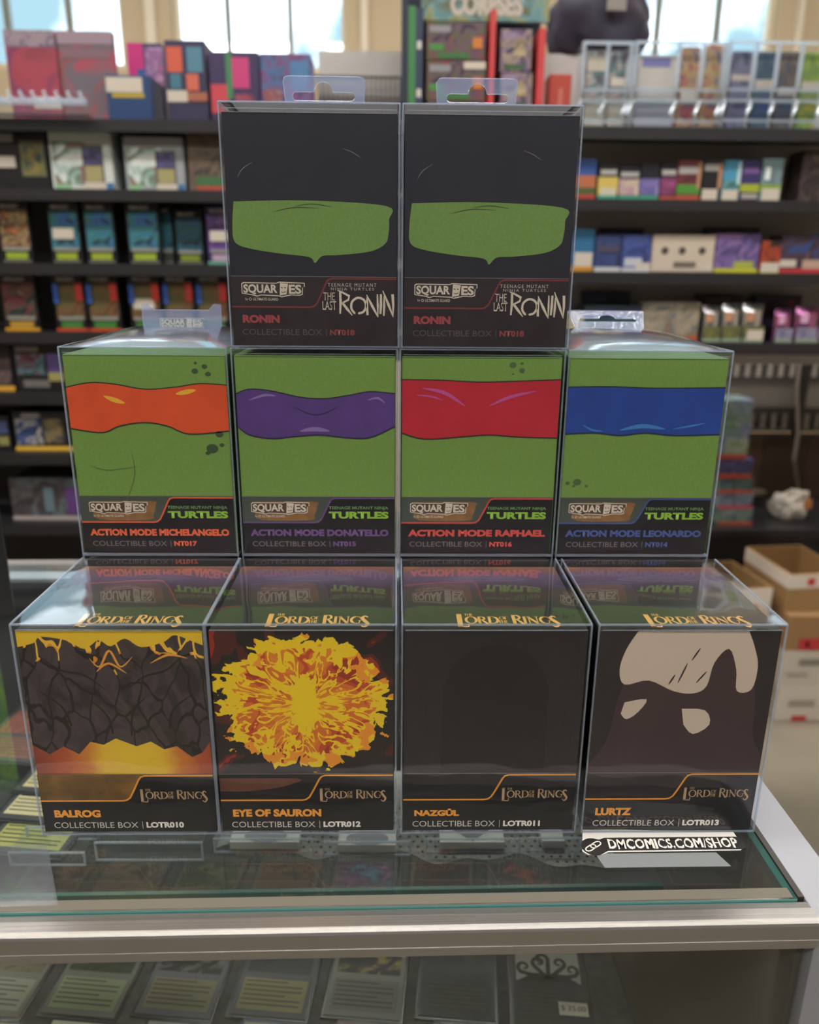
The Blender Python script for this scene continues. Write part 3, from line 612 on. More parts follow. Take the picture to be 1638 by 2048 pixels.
def topbox(i, label, tab):
    t, h = base_box(2, i, label, G2, mat('1c1b1e', .5), .0003, tab)
    pan, y = label_band(t, FY, 'top', mat('7c3438', .45), 'RONIN', RED, 7.0, 29.0, 'NT018', mat('8e4146', .45), mat('5e5658', .5), zoff=1.6, left=mat('2c2529', .5), tone=mat('2a2527', .45, var=.2, bscale=90))
    maker_mark(pan, .0072, .0445, .0296, .0372, y-.00005, CREAM, CREAM, mat('383336', .5))
    text('by', .0092, .0107, .0267, .0284, y, CREAM, pan); text('ULTIMATE GUARD', .0137, .0285, .0268, .0284, y, CREAM, pan, bold=.01)
    g = MB(); ribbon(g, arc(.0121, .0276, .0007, .0007, 0, 360, 10)[:-1], .0003, y, closed=True); g.build('round_mark', CREAM, pan)
    text('TEENAGE MUTANT', .0580, .0867, .0351, .0371, y, PALE, pan, space=1.35)
    text('NINJA TURTLES', .0598, .0852, .0326, .0345, y, PALE, pan, space=1.35)
    text('THE', .0552, .0620, .0272, .0318, y, BONE, pan, jag=.03); text('LAST', .0546, .0628, .0217, .0268, y, BONE, pan, jag=.03)
    ronin_word(pan, y)
    fill('front_print', rect(.0012, .0986, .0407, ZT), FY-.0001, mat('262833', .42, var=.08, bscale=30), t)
    Z = curve_pts(loc(0, 2, (467, 403), (610, 401), (772, 412), (778, 440), (777, 468), (770, 488), (740, 503), (680, 510), (645, 512), (630, 526), (618, 514), (560, 507), (500, 497), (470, 484), (465, 450), (467, 405)), 5)
    fill('green_slab', Z, FY-.0002, mat('749950', .42, var=.05, bscale=900), t)
    for q in (((475, 355), (485, 338), (505, 324)), ((685, 297), (705, 305), (722, 316)), ((590, 412), (625, 408), (665, 414)), ((545, 424), (590, 415), (640, 417))):
        P = loc(0, 2, *q); stroke(t, P, .0004 if q[0][1] < 400 else .0005, mat('8a8a88' if q[0][1] < 400 else '3c5230', .5), 'thin_line')
    return t
topbox(0, 'clear cased black box with green slab print, left of the two on top', ('up', 1))
topbox(1, 'clear cased black box with green slab print, right of the two on top', ('up', -1))
# ------------------------------------------------------------------ sticker, tape and slab on the counter
a, b = atz(1166, 1702, 0), atz(1483, 1698, 0); L = (b-a).length
st = thing('web_address_sticker', 'black and white sticker reading DMCOMICS.COM/SHOP on the counter glass', 'sticker', a + Vector((0, -.0025, .0002)), None, math.atan2(b.y-a.y, b.x-a.x))
MB().prism([(0, 0), (1, 0), (1, 1)], 0, 1)
def slab(name, pts, z0, z1, m, parent):
    bm = bmesh.new(); vs = [bm.verts.new((x, y, z1)) for x, y in pts]; f = bm.faces.new(vs)
    r_ = bmesh.ops.extrude_face_region(bm, geom=[f]); bmesh.ops.translate(bm, verts=[v for v in r_['geom'] if isinstance(v, bmesh.types.BMVert)], vec=(0, 0, z0-z1))
    bmesh.ops.triangulate(bm, faces=[q for q in bm.faces if len(q.verts) > 4]); bmesh.ops.recalc_face_normals(bm, faces=bm.faces)
    me = bpy.data.meshes.new(name); bm.to_mesh(me); bm.free(); me.materials.append(m); o = bpy.data.objects.new(name, me); COL.objects.link(o); o.parent = parent; return o
H = .0125
slab('backing', [(-.0005, .002), (.002, -.0008), (.010, -.0008), (.014, .001), (L-.001, .0012), (L+.002, .004), (L+.001, .016), (.004, .020), (.002, .012)], 0, .0002, WHITE, st)
slab('black_shape', arc(.0065, .0052, .0068, .0068, 60, 300, 16) + [(.014, .0018), (L, .0018), (L+.0025, .003), (L+.003, .0095), (L+.001, .0118), (.0145, .0122), (.0115, .0108)], .00025, .0004, mat('1c1b1b', .5), st)
sw = mat('e4e0d8', .55)
text('DMCOMICS.COM/SHOP', .0150, L-.0005, .0030, .0108, .0005, sw, st, bold=.02, shear=.12, plane='top', space=1.05, jag=.05)
g = MB()
for cx_, cy_ in ((.0048, .0042), (.0082, .0066)):
    P = []
    for k in range(16):
        q = 2*PI*k/16; u, v = .0026*math.cos(q) + (.0010 if math.cos(q) > 0 else -.0010), .0016*math.sin(q)
        P.append((cx_+u*.82-v*.57, cy_+u*.57+v*.82))
    ribbon(g, P, .0007, .0005, closed=True, plane='top')
g.build('link_symbol', sw, st)
a = atz(1210, 1736, 0); b = atz(1462, 1733, 0)
tp = thing('tape_strip', 'matte clear tape strip stuck to the glass below the black sticker', 'tape', a + Vector((0, 0, .0001)), None, math.atan2(b.y-a.y, b.x-a.x))
L2 = (b-a).length
slab('tape', [(0, 0), (L2, 0), (L2-.004, .0105), (-.0025, .0105)], 0, .0002, clear('matte_tape', (.8, .82, .84), 1, .5, .42, (.50, .54, .56), .4, 900), tp)
# dark upright case with green print at the left
p0 = atz(50, 1215, 0)
lt = thing('display_tin', 'tall black case with bright green printed stripe standing at the left edge of the counter', 'display case', (p0.x, p0.y-.02, .0008), None, .47)
MB().box(-.12, 0, 0, .05, 0, .33).build('case_body', mat('17181c', .5), lt, bevel=.001)
MB().box(-.046, -.0185, -.0008, -.0001, .010, .17).build('green_print', mott(('2f7d2c', '46a83a', 'a6d83c', '2d8a36'), 60), lt)
# ------------------------------------------------------------------ things on the counter's glass shelf
ZS = -.1305
def acr_case(label, x0, x1, yb, hgt=.016, dep=.035, insert=None):
    p = atz(x0, yb, ZS); q = atz(x1, yb, ZS)
    t = thing('clear_card_case', label, 'card case', p, 'clear card cases on the glass shelf', math.atan2(q.y-p.y, q.x-p.x)); w_ = (q-p).length
    MB().box(0, w_, 0, dep, 0, hgt).build('case_shell', ACRYL, t, bevel=.001)
    e = MB()
    for x in (0, w_-.0015):
        for y in (0, dep-.0015): e.box(x, x+.0015, y, y+.0015, 0, hgt)
    for y in (0, dep-.0015): e.box(0, w_, y, y+.0015, hgt-.001, hgt+.0003); e.box(0, w_, y, y+.0015, 0, .001)
    e.build('case_edge', ACEDGE, t)
    if insert:
        o = MB().box(.012, w_-.012, .003, dep-.003, .0012, hgt*.6).build('white_insert', WHITE, t)
        if insert == 'disc': fill('round_print', arc(w_/2, dep*.35, .017, .008, 0, 350, 20), hgt*.6+.0002, mat('878a92', .5), o, 'top')
        if insert == 'diamond': fill('diamond_print', [(w_/2-.016, dep*.6), (w_/2, dep*.12), (w_/2+.016, dep*.6), (w_/2, dep*.95)], hgt*.6+.0002, mat('6f7278', .5), o, 'top')
    return t
acr_case('empty clear plastic case under the glass below the leftmost bottom box', 192, 408, 1722, .017, .032, None)
acr_case('clear case with round grey print on white, left under the flame print box', 428, 628, 1706, .013, .03, 'disc')
acr_case('clear case with round grey print on white, right under the flame print box', 645, 822, 1712, .013, .03, 'disc')
acr_case('clear case with grey diamond print on white under the plain black box', 850, 1040, 1706, .013, .03, 'diamond')
acr_case('clear case with plain white insert left of the black sticker', 1055, 1160, 1704, .013, .03, 'plain')
acr_case('low clear case under the film at the left front of the counter', 20, 172, 1732, .012, .03, None)
# perforated grey mat
ma = thing('perforated_mat', 'grey perforated fabric mat lying under the clear cases', 'mat', (0, 0, ZS))
xa, xb = atz(425, 1720, ZS).x, atz(1235, 1730, ZS).x
g = MB(); n = 60; ed = []
for k in range(n+1):
    u = k/n; x = xa+u*(xb-xa); yf = .141 - .020*u + .005*math.sin(u*19) + .003*math.sin(u*43); ed.append((x, yf))
for k in range(n):
    (x0, y0), (x1, y1) = ed[k], ed[k+1]; g.quad((x0, y0, .0004), (x1, y1, .0004), (x1, .24, .0004), (x0, .24, .0004)); g.quad((x0, .24, 0), (x1, .24, 0), (x1, y1, 0), (x0, y0, 0)); g.quad((x0, y0, 0), (x1, y1, 0), (x1, y1, .0004), (x0, y0, .0004))
mo = g.build('mat_sheet', mat('8c8b88', .8, var=.15, bscale=300), ma)
g = MB()
for j in range(12):
    for i in range(44):
        x = xa+.01+i*.0070+(j % 2)*.0035; y = .124+j*.0058
        k = int((x-xa)/(xb-xa)*n)
        if x > xb-.004 or y < ed[min(max(k, 0), n)][1]+.003: continue
        g.poly([(x+.0014*math.cos(q*PI/3), y+.0014*math.sin(q*PI/3), .0006) for q in range(6)])
tag(g.build('punched_hole', mat('262628', .8), mo), kind='stuff')
def card(label, x, y, z, rz, cols, frame, textc, group, sleeve='2b2b2d', price=None, title=None, cat='trading card', tree=False, s=1.0):
    t = thing('trading_card', label, cat, (x, y, z), group, rz); w_, l_ = .066*s, .092*s
    MB().box(-.003, w_+.003, -.003, l_+.003, 0, .0012).build('card_holder', mat(sleeve, .3), t, bevel=.0004)
    MB().box(0, w_, 0, l_, .0013, .0018).build('card_frame', mat(frame, .5), t)
    A = MB(); A.quad((.004, l_*.47, .0020), (w_-.004, l_*.47, .0020), (w_-.004, l_*.90, .0020), (.004, l_*.90, .0020)); A.build('picture', mott(cols, 45), t)
    A = MB(); A.quad((.004, l_*.06, .0020), (w_-.004, l_*.06, .0020), (w_-.004, l_*.40, .0020), (.004, l_*.40, .0020)); A.build('text_box', mat(textc, .5), t)
    A = MB()
    for k in range(6):
        yy = l_*(.36-.05*k); A.quad((.006, yy, .0022), (w_-(.008 if k % 3 else .022), yy, .0022), (w_-(.008 if k % 3 else .022), yy+.0012, .0022), (.006, yy+.0012, .0022))
    A.build('text_lines', mat('3a3630', .6), t)
    if price:
        o = MB().box(w_*.56, w_*.98, l_*.70, l_*.84, .0022, .0026).build('price_sticker', STICK, t)
        text(price, w_*.60, w_*.94, l_*.74, l_*.80, .0028, mat('2a2a2a', .6), o, plane='top')
    if tree:
        o = MB().box(w_*.60, w_*.98, l_*.12, l_*.26, .0022, .0026).build('price_sticker', STICK, t); text('$ 35.00', w_*.63, w_*.95, l_*.16, l_*.22, .0028, mat('2a2a2a', .6), o, plane='top')
        A = MB().box(.004, w_-.004, l_*.47, l_*.90, .0021, .0023).build('pale_picture', mat('8e8d87', .6), t)
        g = MB(); c = (w_*.5, l_*.50)
        for a_, L_, r_, sg in ((165, .024, .0062, 1), (128, .020, .0060, 1), (88, .024, .0062, -1), (48, .022, .0056, -1), (14, .024, .0060, -1)):
            A0 = math.radians(a_); e_ = (c[0]+L_*math.cos(A0), c[1]+.85*L_*math.sin(A0))
            cc = (e_[0]-sg*r_*math.sin(A0)*-1, e_[1]-sg*r_*math.cos(A0))
            b0 = math.atan2(e_[1]-cc[1], e_[0]-cc[0])
            sp = [(cc[0]+r_*(1-k/20)*math.cos(b0-sg*k*.42*-1*-1), cc[1]+r_*(1-k/20)*math.sin(b0-sg*k*.42*-1*-1)) for k in range(16)]
            q = [c, ((c[0]+e_[0])/2, (c[1]+e_[1])/2)] + sp; n_ = 3*(len(q)-1)+1
            ribbon(g, curve_pts(q, 3), [.0042-.0026*k/n_ for k in range(n_)], .0025, plane='top')
        g.quad((.005, l_*.46, .0024), (w_-.005, l_*.46, .0024), (w_*.72, l_*.56, .0024), (w_*.3, l_*.56, .0024))
        g.build('curling_tree_print', mat('1d1d1d', .6), A)
    return t
GC = 'cards on the floor of the counter'
ZF = -.3045
cs = [('dull olive picture', ('4a4436', '6d6550', '3a3a30'), '6e6a60', '8a8678'), ('green text box card with yellow half', ('20281f', '3a4030', '16201a'), '66665f', '7d8468'), ('black picture with pale statue', ('0d0f14', '14161c', '6a6a60'), '55535a', '6f6a50'),
      ('dark card with yellow text patch', ('15181c', '2a2a30', '14161a'), '47454a', '777048'), ('black picture with golden glow', ('0c0d10', '141414', '8d7a40'), '6a6864', '605d5b'), ('almost black picture', ('0b0d10', '14181c', '241e1a'), '15181b', '14171a'), ('curling tree picture', ('1b1b1b', '303030', '5a5a5a'), '262626', '20242c')]
for j, (yb, rown) in enumerate(((.140, 'just below the rail'), (.041, 'nearest row'), (.240, 'farthest row'))):
    for i in range(7):
        if j == 1: C_ = (('3a2f4a', '9a8f70', '4a4a50'), ('bdb6a4', '8e897c', '5a6450'), ('6a6a68', '8a8a86', '404246'), ('1f3050', '33507c', '8a8f98'), ('7e2f55', 'a0406c', '5a2a40'), ('2a2030', '3a2a38', '1b1b20'), ('33302c', '8a8678', '22262c'))[i]; fr = ('9a958a', 'aaa594', '7c7b76', '8f8578', '6a3048', '2a2530', '8a8678')[i]; tx = fr; sl = ('2b2b2d', '1d1d1f', '1d1d1f', '1b2a50', '30101e', '202022', '202022')[i]; d_ = ('purple edged', 'cream topped', 'grey topped', 'blue framed', 'magenta framed', 'dark violet', 'cream edged')[i]
        elif j == 0: d_, C_, fr, tx = cs[i]; sl = '232426'
        else: C_ = (('4a2c2a', '2a2426', '6a5048'), ('3a3430', '6a5a4a', '22241f'), ('3c4a30', '2a2e22', '5a5a40'), ('3a2a26', '5a4438', '20201f'), ('8a5f80', '3a2a3c', '50708a'), ('262024', '3a2a2a', '1a181c'), ('54505a', '2a2a30', '8a4a40'))[i]; fr = '504c4a'; tx = '5e5b55'; sl = '232426'; d_ = ('dull red', 'brown', 'olive', 'rust brown', 'pink and blue', 'blackish', 'grey violet')[i]
        lab = '%s card, %s, %s from left' % (d_ if 'card' not in d_ else d_.replace(' card', ''), rown, ('first', 'second', 'third', 'fourth', 'fifth', 'sixth', 'seventh')[i])
        xx = -.395 + i*.0815 + (0.006 if j == 0 else (.012 if j == 1 else -.004))
        if xx > .1: xx = .105
        card(lab, xx, yb - i*.0015 + .006 - (.007 if i == 6 and j < 2 else 0), ZF, -.10, C_, fr, tx, GC, sl, price={(0, 4): '$ 4.00'}.get((j, i)), tree=(j == 0 and i == 6))
GS = 'cards on the glass shelf at the left'
for k, (px_, py_, lab, cols, tx) in enumerate(((-40, 1700, 'card with bright yellow green text box at the left front', ('3a4030', '5a6a3a', '2a2a28'), 'a8a864'), (-10, 1640, 'card with cream text box behind the yellow green one', ('5a4a3a', '2a2a2a', '7a6a58'), 'c9bd94'), (30, 1590, 'card with pale cream text box half hidden by the leftmost bottom box', ('30343a', '4a4a48', '22242a'), 'c4b98c'), (-70, 1530, 'red brown card at the left edge of the counter', ('6a2a26', '8a4a38', '3a2422'), '7a4c40'))):
    p = atz(px_, py_, ZS+.002+.0025*k*0); card(lab, p.x, p.y + .0, ZS + .0005 + .0024*k, -.12, cols, '3a3c40', tx, GS, '1f2226')
# ------------------------------------------------------------------ shelving behind
YS = 1.40
ZL = (.5977, .4667, .3197, .1765, .0433, -.094, -.2626, -.50, -.80)
ZR = (.5946, .4585, .3122, .1634)
shelf_m = mat('1d1d21', .5); grey_m = mat('bdb9b6', .7)
xm = at(630, 300, YS).x
def shelving(label, x0, x1, zs, back, ztop, zlow=FL):
    t = thing('shelving_unit', label, 'shelving', (x0, 1.36, FL)); w_ = x1-x0
    for z in zs:
        o = MB().box(0, w_, .012, .170, z-FL-.006, z-FL).build('shelf', shelf_m, t)
        MB().box(0, w_, 0, .012, z-FL-.024, z-FL-.001).build('shelf_lip', shelf_m, o)
    MB().box(0, w_, .172, .184, zlow-FL, ztop-FL).build('back_panel', back, t)
    for x in (0, w_-.03): MB().box(x, x+.03, .186, .215, 0, ztop-FL).build('upright', shelf_m, t)
    if zlow == FL: MB().box(0, w_, .02, .170, 0, .08).build('base', shelf_m, t)
    return t
shelving('black shelving unit on the left, full of boosters and card boxes', -1.55, xm-.005, ZL, mat('2f2f34', .7), .60)
shelving('grey backed shelving unit behind the stack and to the right', xm, 1.72, ZR, grey_m, at(700, 104, 1.54).z, .10)
# wire basket grid on the middle shelf
def wires(name, label, x0, x1, y0, y1, Y, n, m, r=.0022, group='wire racks'):
    a, b = at(x0, (y0+y1)/2, Y), at(x1, (y0+y1)/2, Y); zt, zb = at((x0+x1)/2, y0, Y).z, at((x0+x1)/2, y1, Y).z
    t = thing(name, label, 'wire rack', (a.x, Y, zb), group)
    for k in range(n): x = (b.x-a.x)*k/(n-1); MB().tube([(x, 0, 0), (x, 0, zt-zb)], r, 6).build('wire', m, t)
    for z in (0, (zt-zb)*.98): MB().tube([(0, -.003, z), (b.x-a.x, -.003, z)], r*1.3, 6).build('rail', m, t)
    return t
wires('wire_rack', 'dark wire rack on the top shelf left of the tall display', 600, 800, 152, 236, 1.50, 22, mat('55514f', .5))
def item(name, label, cat, x0, x1, yt, zb, base, prints=(), depth=.06, Y=YS, group=None, bev=.0015, body='box'):
    """a packaged good: x range and top from the photo, bottom resting on zb; prints = (u0,v0,u1,v1,material,part name)"""
    pb = (x0+x1)/2; A = at(x0, 0, Y); ym = yt+40
    xa, xb = at(x0, ym, Y).x, at(x1, ym, Y).x; zt = at(pb, yt, Y).z; h = zt-zb-.0004; w_ = xb-xa
    t = thing(name, label, cat, (xa, Y, zb+.0004), group)
    m_ = base if not isinstance(base, str) else mat(base, .4)
    if body == 'pouch':
        g = MB(); nz_ = 8; nx_ = 4
        for s in (-1, 1):
            o = len(g.v)
            for j in range(nz_+1):
                for i in range(nx_+1):
                    u, v = i/nx_, j/nz_; dd = .0006 + depth*.5*(math.sin(PI*v)**.5)*(1-(2*u-1)**2)**.5
                    g.v.append((u*w_, depth/2+s*dd, v*h))
            for j in range(nz_):
                for i in range(nx_): a_ = o+j*(nx_+1)+i; g.f.append((a_, a_+1, a_+nx_+2, a_+nx_+1))
        g.build('pouch', m_, t, smooth=True)
        yf = 0
    else:
        MB().box(0, w_, 0, depth, 0, h).build('carton', m_, t, bevel=bev); yf = 0
    for k, (u0, v0, u1, v1, pm, pn) in enumerate(prints):
        pm = pm if not isinstance(pm, str) or pn == 'lettering' else mat(pm, .5)
        y = yf - .0006 - .0004*k
        if pn.startswith('*'):
            text(pn[1:], u0*w_, u1*w_, v0*h, v1*h, y, pm, t, bold=.02)
        else:
            MB().box(u0*w_, u1*w_, y, y+.0003, v0*h, v1*h).build(pn, pm, t)
    return t, w_, h
def booster(x0, x1, yt, zb, label, art, foot, group, sticker=False, base='15161a', logo='c9c6c0', titlec=None, Y=YS, edge=None):
    pr = [(.06, .22, .94, .86, art, 'picture'), (.14, .885, .72, .955, mat(logo, .5), '*MAGIC'), (.10, .20, .90, .26, mat('8b8b86', .5), 'text_strip'), (.16, .06, .84, .17, foot, 'title_strip'), (.06, .01, .94, .045, mat(edge or '6c6c68', .5), 'bottom_strip')]
    if edge: pr[-1] = (0, 0, 1, .05, mat(edge, .5), 'bottom_strip')
    if sticker: pr.append((.12, .40, .80, .58, STICK, 'price_sticker'))
    return item('booster_pack', label, 'booster pack', x0, x1, yt, zb, base, pr, .018, Y, group)
GA = 'large boxes on the top left shelf'
z = ZL[0]
item('picture_book', 'tall red picture book, leftmost on the top shelf', 'book', 10, 112, 60, z, mott(('8a3a4a', 'a04050', '70345a', 'b0503c'), 10), ((0, .82, 1, 1, mott(('7a6a80', '9a8a94', '5a5470'), 40), 'title_strip'), (.45, .14, 1, .27, STICK, 'price_sticker')), .02, group=GA)
item('picture_book', 'tall red and grey picture book, second on the top shelf', 'book', 116, 226, 62, z, mott(('a04858', '64606c', '8a4a48', '4a5a64'), 12), ((0, .86, 1, 1, mat('94808e', .5), 'title_strip'), (.06, .70, .92, .80, mat('7c5f6a', .5), 'title_lettering')), .02, group=GA)
item('game_box', 'small pink and blue box behind the price cards on the top shelf', 'box', 256, 326, 86, z, '34305a', ((0, .55, .45, 1, 'c02a78', 'pink_print'), (.25, .3, .6, .7, '2d568c', 'blue_print'), (.5, .5, 1, .95, mott(('b06a9a', '7a5a8a', 'd0a0c0'), 60), 'dotted_print')), .04, YS+.075, GA)
item('game_box', 'dark blue open tray box with white and yellow price cards', 'box', 214, 302, 150, z, '24406e', ((0, .62, .82, .95, STICK, 'price_card'), (.12, .50, .85, .60, 'b09a30', 'yellow_strip')), .09, YS-.02, GA)
item('game_box', 'purple box with orange and blue drop prints on the top shelf', 'box', 330, 411, 80, z, '33304e', ((.04, .62, .42, .92, 'c85a44', 'drop_print'), (.54, .62, .92, .92, '4f7f96', 'drop_print'), (.1, .42, .36, .60, '3f7488', 'drop_print'), (.5, .40, .8, .60, 'c86450', 'drop_print'), (0, .26, .5, .40, STICK, 'price_card'), (.5, .27, 1, .38, 'a0604a', 'red_strip')), .08, YS+.01, GA)
item('game_box', 'neon pink and green striped box on the top shelf', 'box', 418, 518, 103, z, '3a2f56', ((.42, .50, .80, .92, 'c03a78', 'pink_print'), (.02, .15, .38, .55, 'c0424e', 'red_print'), (.34, .35, .46, .98, '3f7f56', 'green_print'), (.5, .10, .9, .42, mott(('7a5a70', 'a03a50', '3a3450'), 50), 'picture')), .08, YS+.01, GA)
item('game_box', 'blue violet mottled box beside the wire rack', 'box', 521, 622, 107, z, mott(('3a4470', '7a4470', '3f6a9a', '5a3050'), 30), ((.05, .1, .4, .5, mott(('b09a8a', '7a4450', '9a5a60'), 60), 'picture'), (.6, .5, .95, .9, '4a78a8', 'blue_print')), .08, YS+.01, GA)
# clear peg strip
p = at(-60, 205, 1.33); q = at(172, 207, 1.33)
t = thing('peg_strip', 'clear acrylic peg strip in front of the red picture books', 'peg strip', (p.x, 1.33, ZL[0]+.0004))
hh = at(60, 196, 1.33).z - ZL[0]; lw = q.x-p.x
MB().box(0, lw, 0, .006, hh-.012, hh).build('strip', ACEDGE, t); MB().box(0, lw, 0, .03, 0, .003).build('foot', ACRYL, t); MB().box(0, lw, .006, .008, 0, hh-.004).build('riser', ACRYL, t)
for k in range(11):
    x = lw - k*.0218*1.05; MB().tube([(x-.002, 0, hh-.003), (x-.002, -.02, hh+.001), (x-.002, -.024, hh+.008)], .0035, 8).build('peg', ACEDGE, t)
z = ZL[1]; GB = 'card boxes on the second left shelf'
wmix = mott(('e0e4de', 'c9d6d4', '5d8a78', 'a05a50', '8a5a80'), 22)
item('card_box', 'black card box with a small card window, leftmost on the second shelf', 'card box', -50, 94, 257, z, '17181d', ((.62, .22, .95, .80, '6a6f48', 'card_window'), (.66, .26, .90, .74, mott(('26344a', '3a4a44', '8a7a3c'), 40), 'picture'), (.2, .78, .54, .92, '8a8a88', 'logo_strip'), (.25, .36, .54, .55, STICK, 'price_sticker')), .09, group=GB)
for x0, x1, yt, b_, d_ in ((98, 222, 258, 'c9d2cc', 'bright white'), (248, 367, 273, '9a9fa4', 'greyer white')):
    t, w_, h_ = item('card_box', d_ + ' card box with green, red and purple picture on the second shelf', 'card box', x0, x1, yt, z, b_, ((.05, .08, .62, .80, wmix, 'picture'), (.52, .12, .86, .74, '55504e', 'card_window'), (.55, .42, .83, .70, mott(('5a5080', '3a4060', '7a70a0'), 40), 'picture'), (.55, .14, .83, .40, 'a09a6a', 'text_panel'), (.52, .0, .86, .13, STICK, 'price_sticker'), (.88, .0, 1, .12, '3a6ea0', 'blue_dot'), (.05, .0, .3, .09, '8ab890', 'green_strip')), .12, group=GB)
item('card_box', 'brown mottled card box with green and red foot beside the black top box', 'card box', 374, 452, 262, z, mott(('3a3630', '6f5f50', '4a4438'), 35), ((.2, .10, 1, .24, '3c6a3c', 'green_strip'), (.2, .0, 1, .09, 'a84c3c', 'red_strip')), .09, group=GB)
z = ZL[2]; GCk = 'booster packs on the third left shelf'
blue_art = mott(('1c3440', '3f7f96', '2f6f5a', '3a6eb0', '20303c'), 30); lime = mat('94a832', .5)
booster(-6, 58, 402, z, 'booster pack with tan and red picture, leftmost on the third shelf', mott(('6a4038', 'a08a60', '3a2a2a', 'c0763c'), 40), lime, GCk)
booster(96, 158, 404, z, 'blue picture booster pack with white price sticker on the third shelf', blue_art, lime, GCk, True)
booster(167, 228, 405, z, 'blue picture booster pack right of the stickered one', blue_art, lime, GCk)
booster(252, 318, 405, z, 'blue picture booster pack, frontmost in the second pair on the third shelf', blue_art, lime, GCk)
booster(322, 344, 412, z, 'narrow edge of a blue booster pack half hidden on the third shelf', blue_art, mat('3a4030', .5), GCk, Y=YS+.03)
booster(349, 406, 420, z, 'darker blue booster pack set back on the third shelf', mott(('1a2c36', '2c5c74', '234f44', '2a4f84'), 30), mat('7a8a2c', .5), GCk, Y=YS+.02)
booster(412, 470, 412, z, 'violet booster pack with teal foot at the right end of the third shelf', mott(('4a2f6a', '6a4a94', '3a2448', '8a70a8'), 30), mat('b09ab0', .5), GCk, True, base='38245a', edge='5fa08e')
z = ZL[3]; GD = 'booster packs on the fourth left shelf'
redblue = mott(('2f4f9a', '7a4a34', '4a5a34', 'b83a34', '6a4a30'), 26)
booster(2, 72, 549, z, 'dark booster pack with yellow foot, leftmost on the fourth shelf', mott(('16202c', '3a4a3a', '7a3440', '1a1c26', '8a6a40'), 32), mat('b08a30', .5), GD, edge='d09a28')
for (x0, x1), d_, s_ in zip(((107, 169), (173, 238), (258, 321), (326, 388), (392, 456)), ('first, left of the gap', 'second, right of the first', 'third, with white sticker', 'fourth, behind the clear tab', 'fifth, beside the black top box'), (0, 0, 1, 0, 0)):
    t, w_, h_ = booster(x0, x1, 549, z, 'red and blue booster pack on the fourth shelf, ' + d_, mott(('4a3a28', '7a5034', '4a5a34', '6a4a30'), 40), mat('3f7a34', .5), GD, bool(s_), edge='c4472c')
    MB().box(.02*w_, .18*w_, -.0050, -.0046, .50*h_, .85*h_).build('blue_print', mat('2f56a8', .5), t); MB().box(.74*w_, .96*w_, -.0050, -.0046, .55*h_, .86*h_).build('red_print', mat('c03a32', .5), t)
z = ZL[4]; GE = 'card boxes on the lower left shelves'
item('card_box', 'dark card box with yellow foot at the left edge of the fifth shelf', 'card box', -60, 24, 690, z, '1c1a22', ((.6, .15, .95, .7, mott(('3a2a44', '6a5a50', '2a2430'), 40), 'picture'), (0, 0, 1, .11, 'd0a038', 'yellow_strip')), .08, group=GE)
item('card_box', 'black card box with green and violet picture on the fifth shelf', 'card box', 28, 150, 688, z, '18191c', ((.04, .35, .5, .8, mott(('2a4a44', '5a7a8a', '6a3440', '2a2030'), 35), 'picture'), (.05, .84, .42, .94, '8a8886', 'logo_strip'), (.12, .08, .55, .24, '6a6866', 'text_strip'), (.55, .4, .8, .8, '5a4a80', 'card_window'), (.55, .22, .8, .4, '9a925a', 'text_panel')), .08, group=GE)
z = ZL[5]
item('card_box', 'dark card box with blue corner at the left edge of the sixth shelf', 'card box', -60, 21, 832, z, '1c1a20', ((.7, .5, .95, .85, '4a5a8a', 'picture'), (.7, .15, .95, .4, '8a8a54', 'text_panel')), .08, group=GE)
item('card_box', 'navy card box with white figure print above a yellow strip on the sixth shelf', 'card box', 28, 150, 822, z, '1d1f24', ((.04, .15, .46, .8, mott(('26385c', '3a5080', 'b0aaa0', '26304a'), 30), 'picture'), (.15, .84, .45, .94, '8a8886', 'logo_strip'), (.5, .2, .8, .8, mott(('4a4c50', '8a7a50', '3a3c44'), 40), 'picture'), (0, 0, 1, .11, 'd9b040', 'yellow_strip')), .08, group=GE)
z = ZL[6]
item('card_box', 'long dark box with violet end and pale tray edge on the lowest visible shelf', 'card box', 22, 170, 958, z, mott(('2a2c30', '4a4448', '5a6a70'), 30), ((.75, .15, 1, .8, '5a3a78', 'violet_print'), (.45, .2, .58, .8, '5f7480', 'blue_print'), (0, 0, 1, .10, 'a8a0a0', 'pale_edge')), .12, group=GE)
# ------------------------------------------------------------------ tall display behind the top boxes
YD = 1.36; z = ZR[0]
xA = at(803, 100, YD).x; xB = at(1092, 100, YD).x
t = thing('booster_display', 'tall card display with cream lettering header, green edge and red dividers', 'display stand', (xA, YD, z+.0004)); Wd = xB-xA
hz = lambda py: at(950, py, YD).z - z
MB().box(0, Wd, .08, .09, 0, hz(-60)).build('back_board', mat('20283a', .6), t); MB().box(0, Wd, 0, .08, 0, .004).build('base_board', mat('20283a', .6), t)
fx = lambda p_: at(p_, 100, YD).x - xA
o = MB().box(fx(842), fx(1098), .02, .03, hz(36), hz(-70)).build('header_board', mott(('6a7248', '8a9060', '5a8a94', '5a6040'), 14), t)
text('CORPSES', fx(900), fx(1045), hz(26), hz(-22), .019, mat('b5aca2', .5), o, bold=.06)
MB().box(fx(803), fx(817), 0, .08, .004, hz(-60)).build('side_board', mat('20283a', .6), t)
MB().box(fx(817), fx(831), 0, .075, .004, hz(14)).build('green_edge', mat('3a7a44', .5), t)
s_ = MB().box(fx(831), fx(846), .0, .075, .004, hz(18)).build('side_panel', mat('2a3450', .5), t)
for py in (92, 188, 255): MB().box(fx(834), fx(843), -.0006, -.0001, hz(py+8), hz(py-8)).build('pale_mark', mat('c8c4bc', .5), s_)
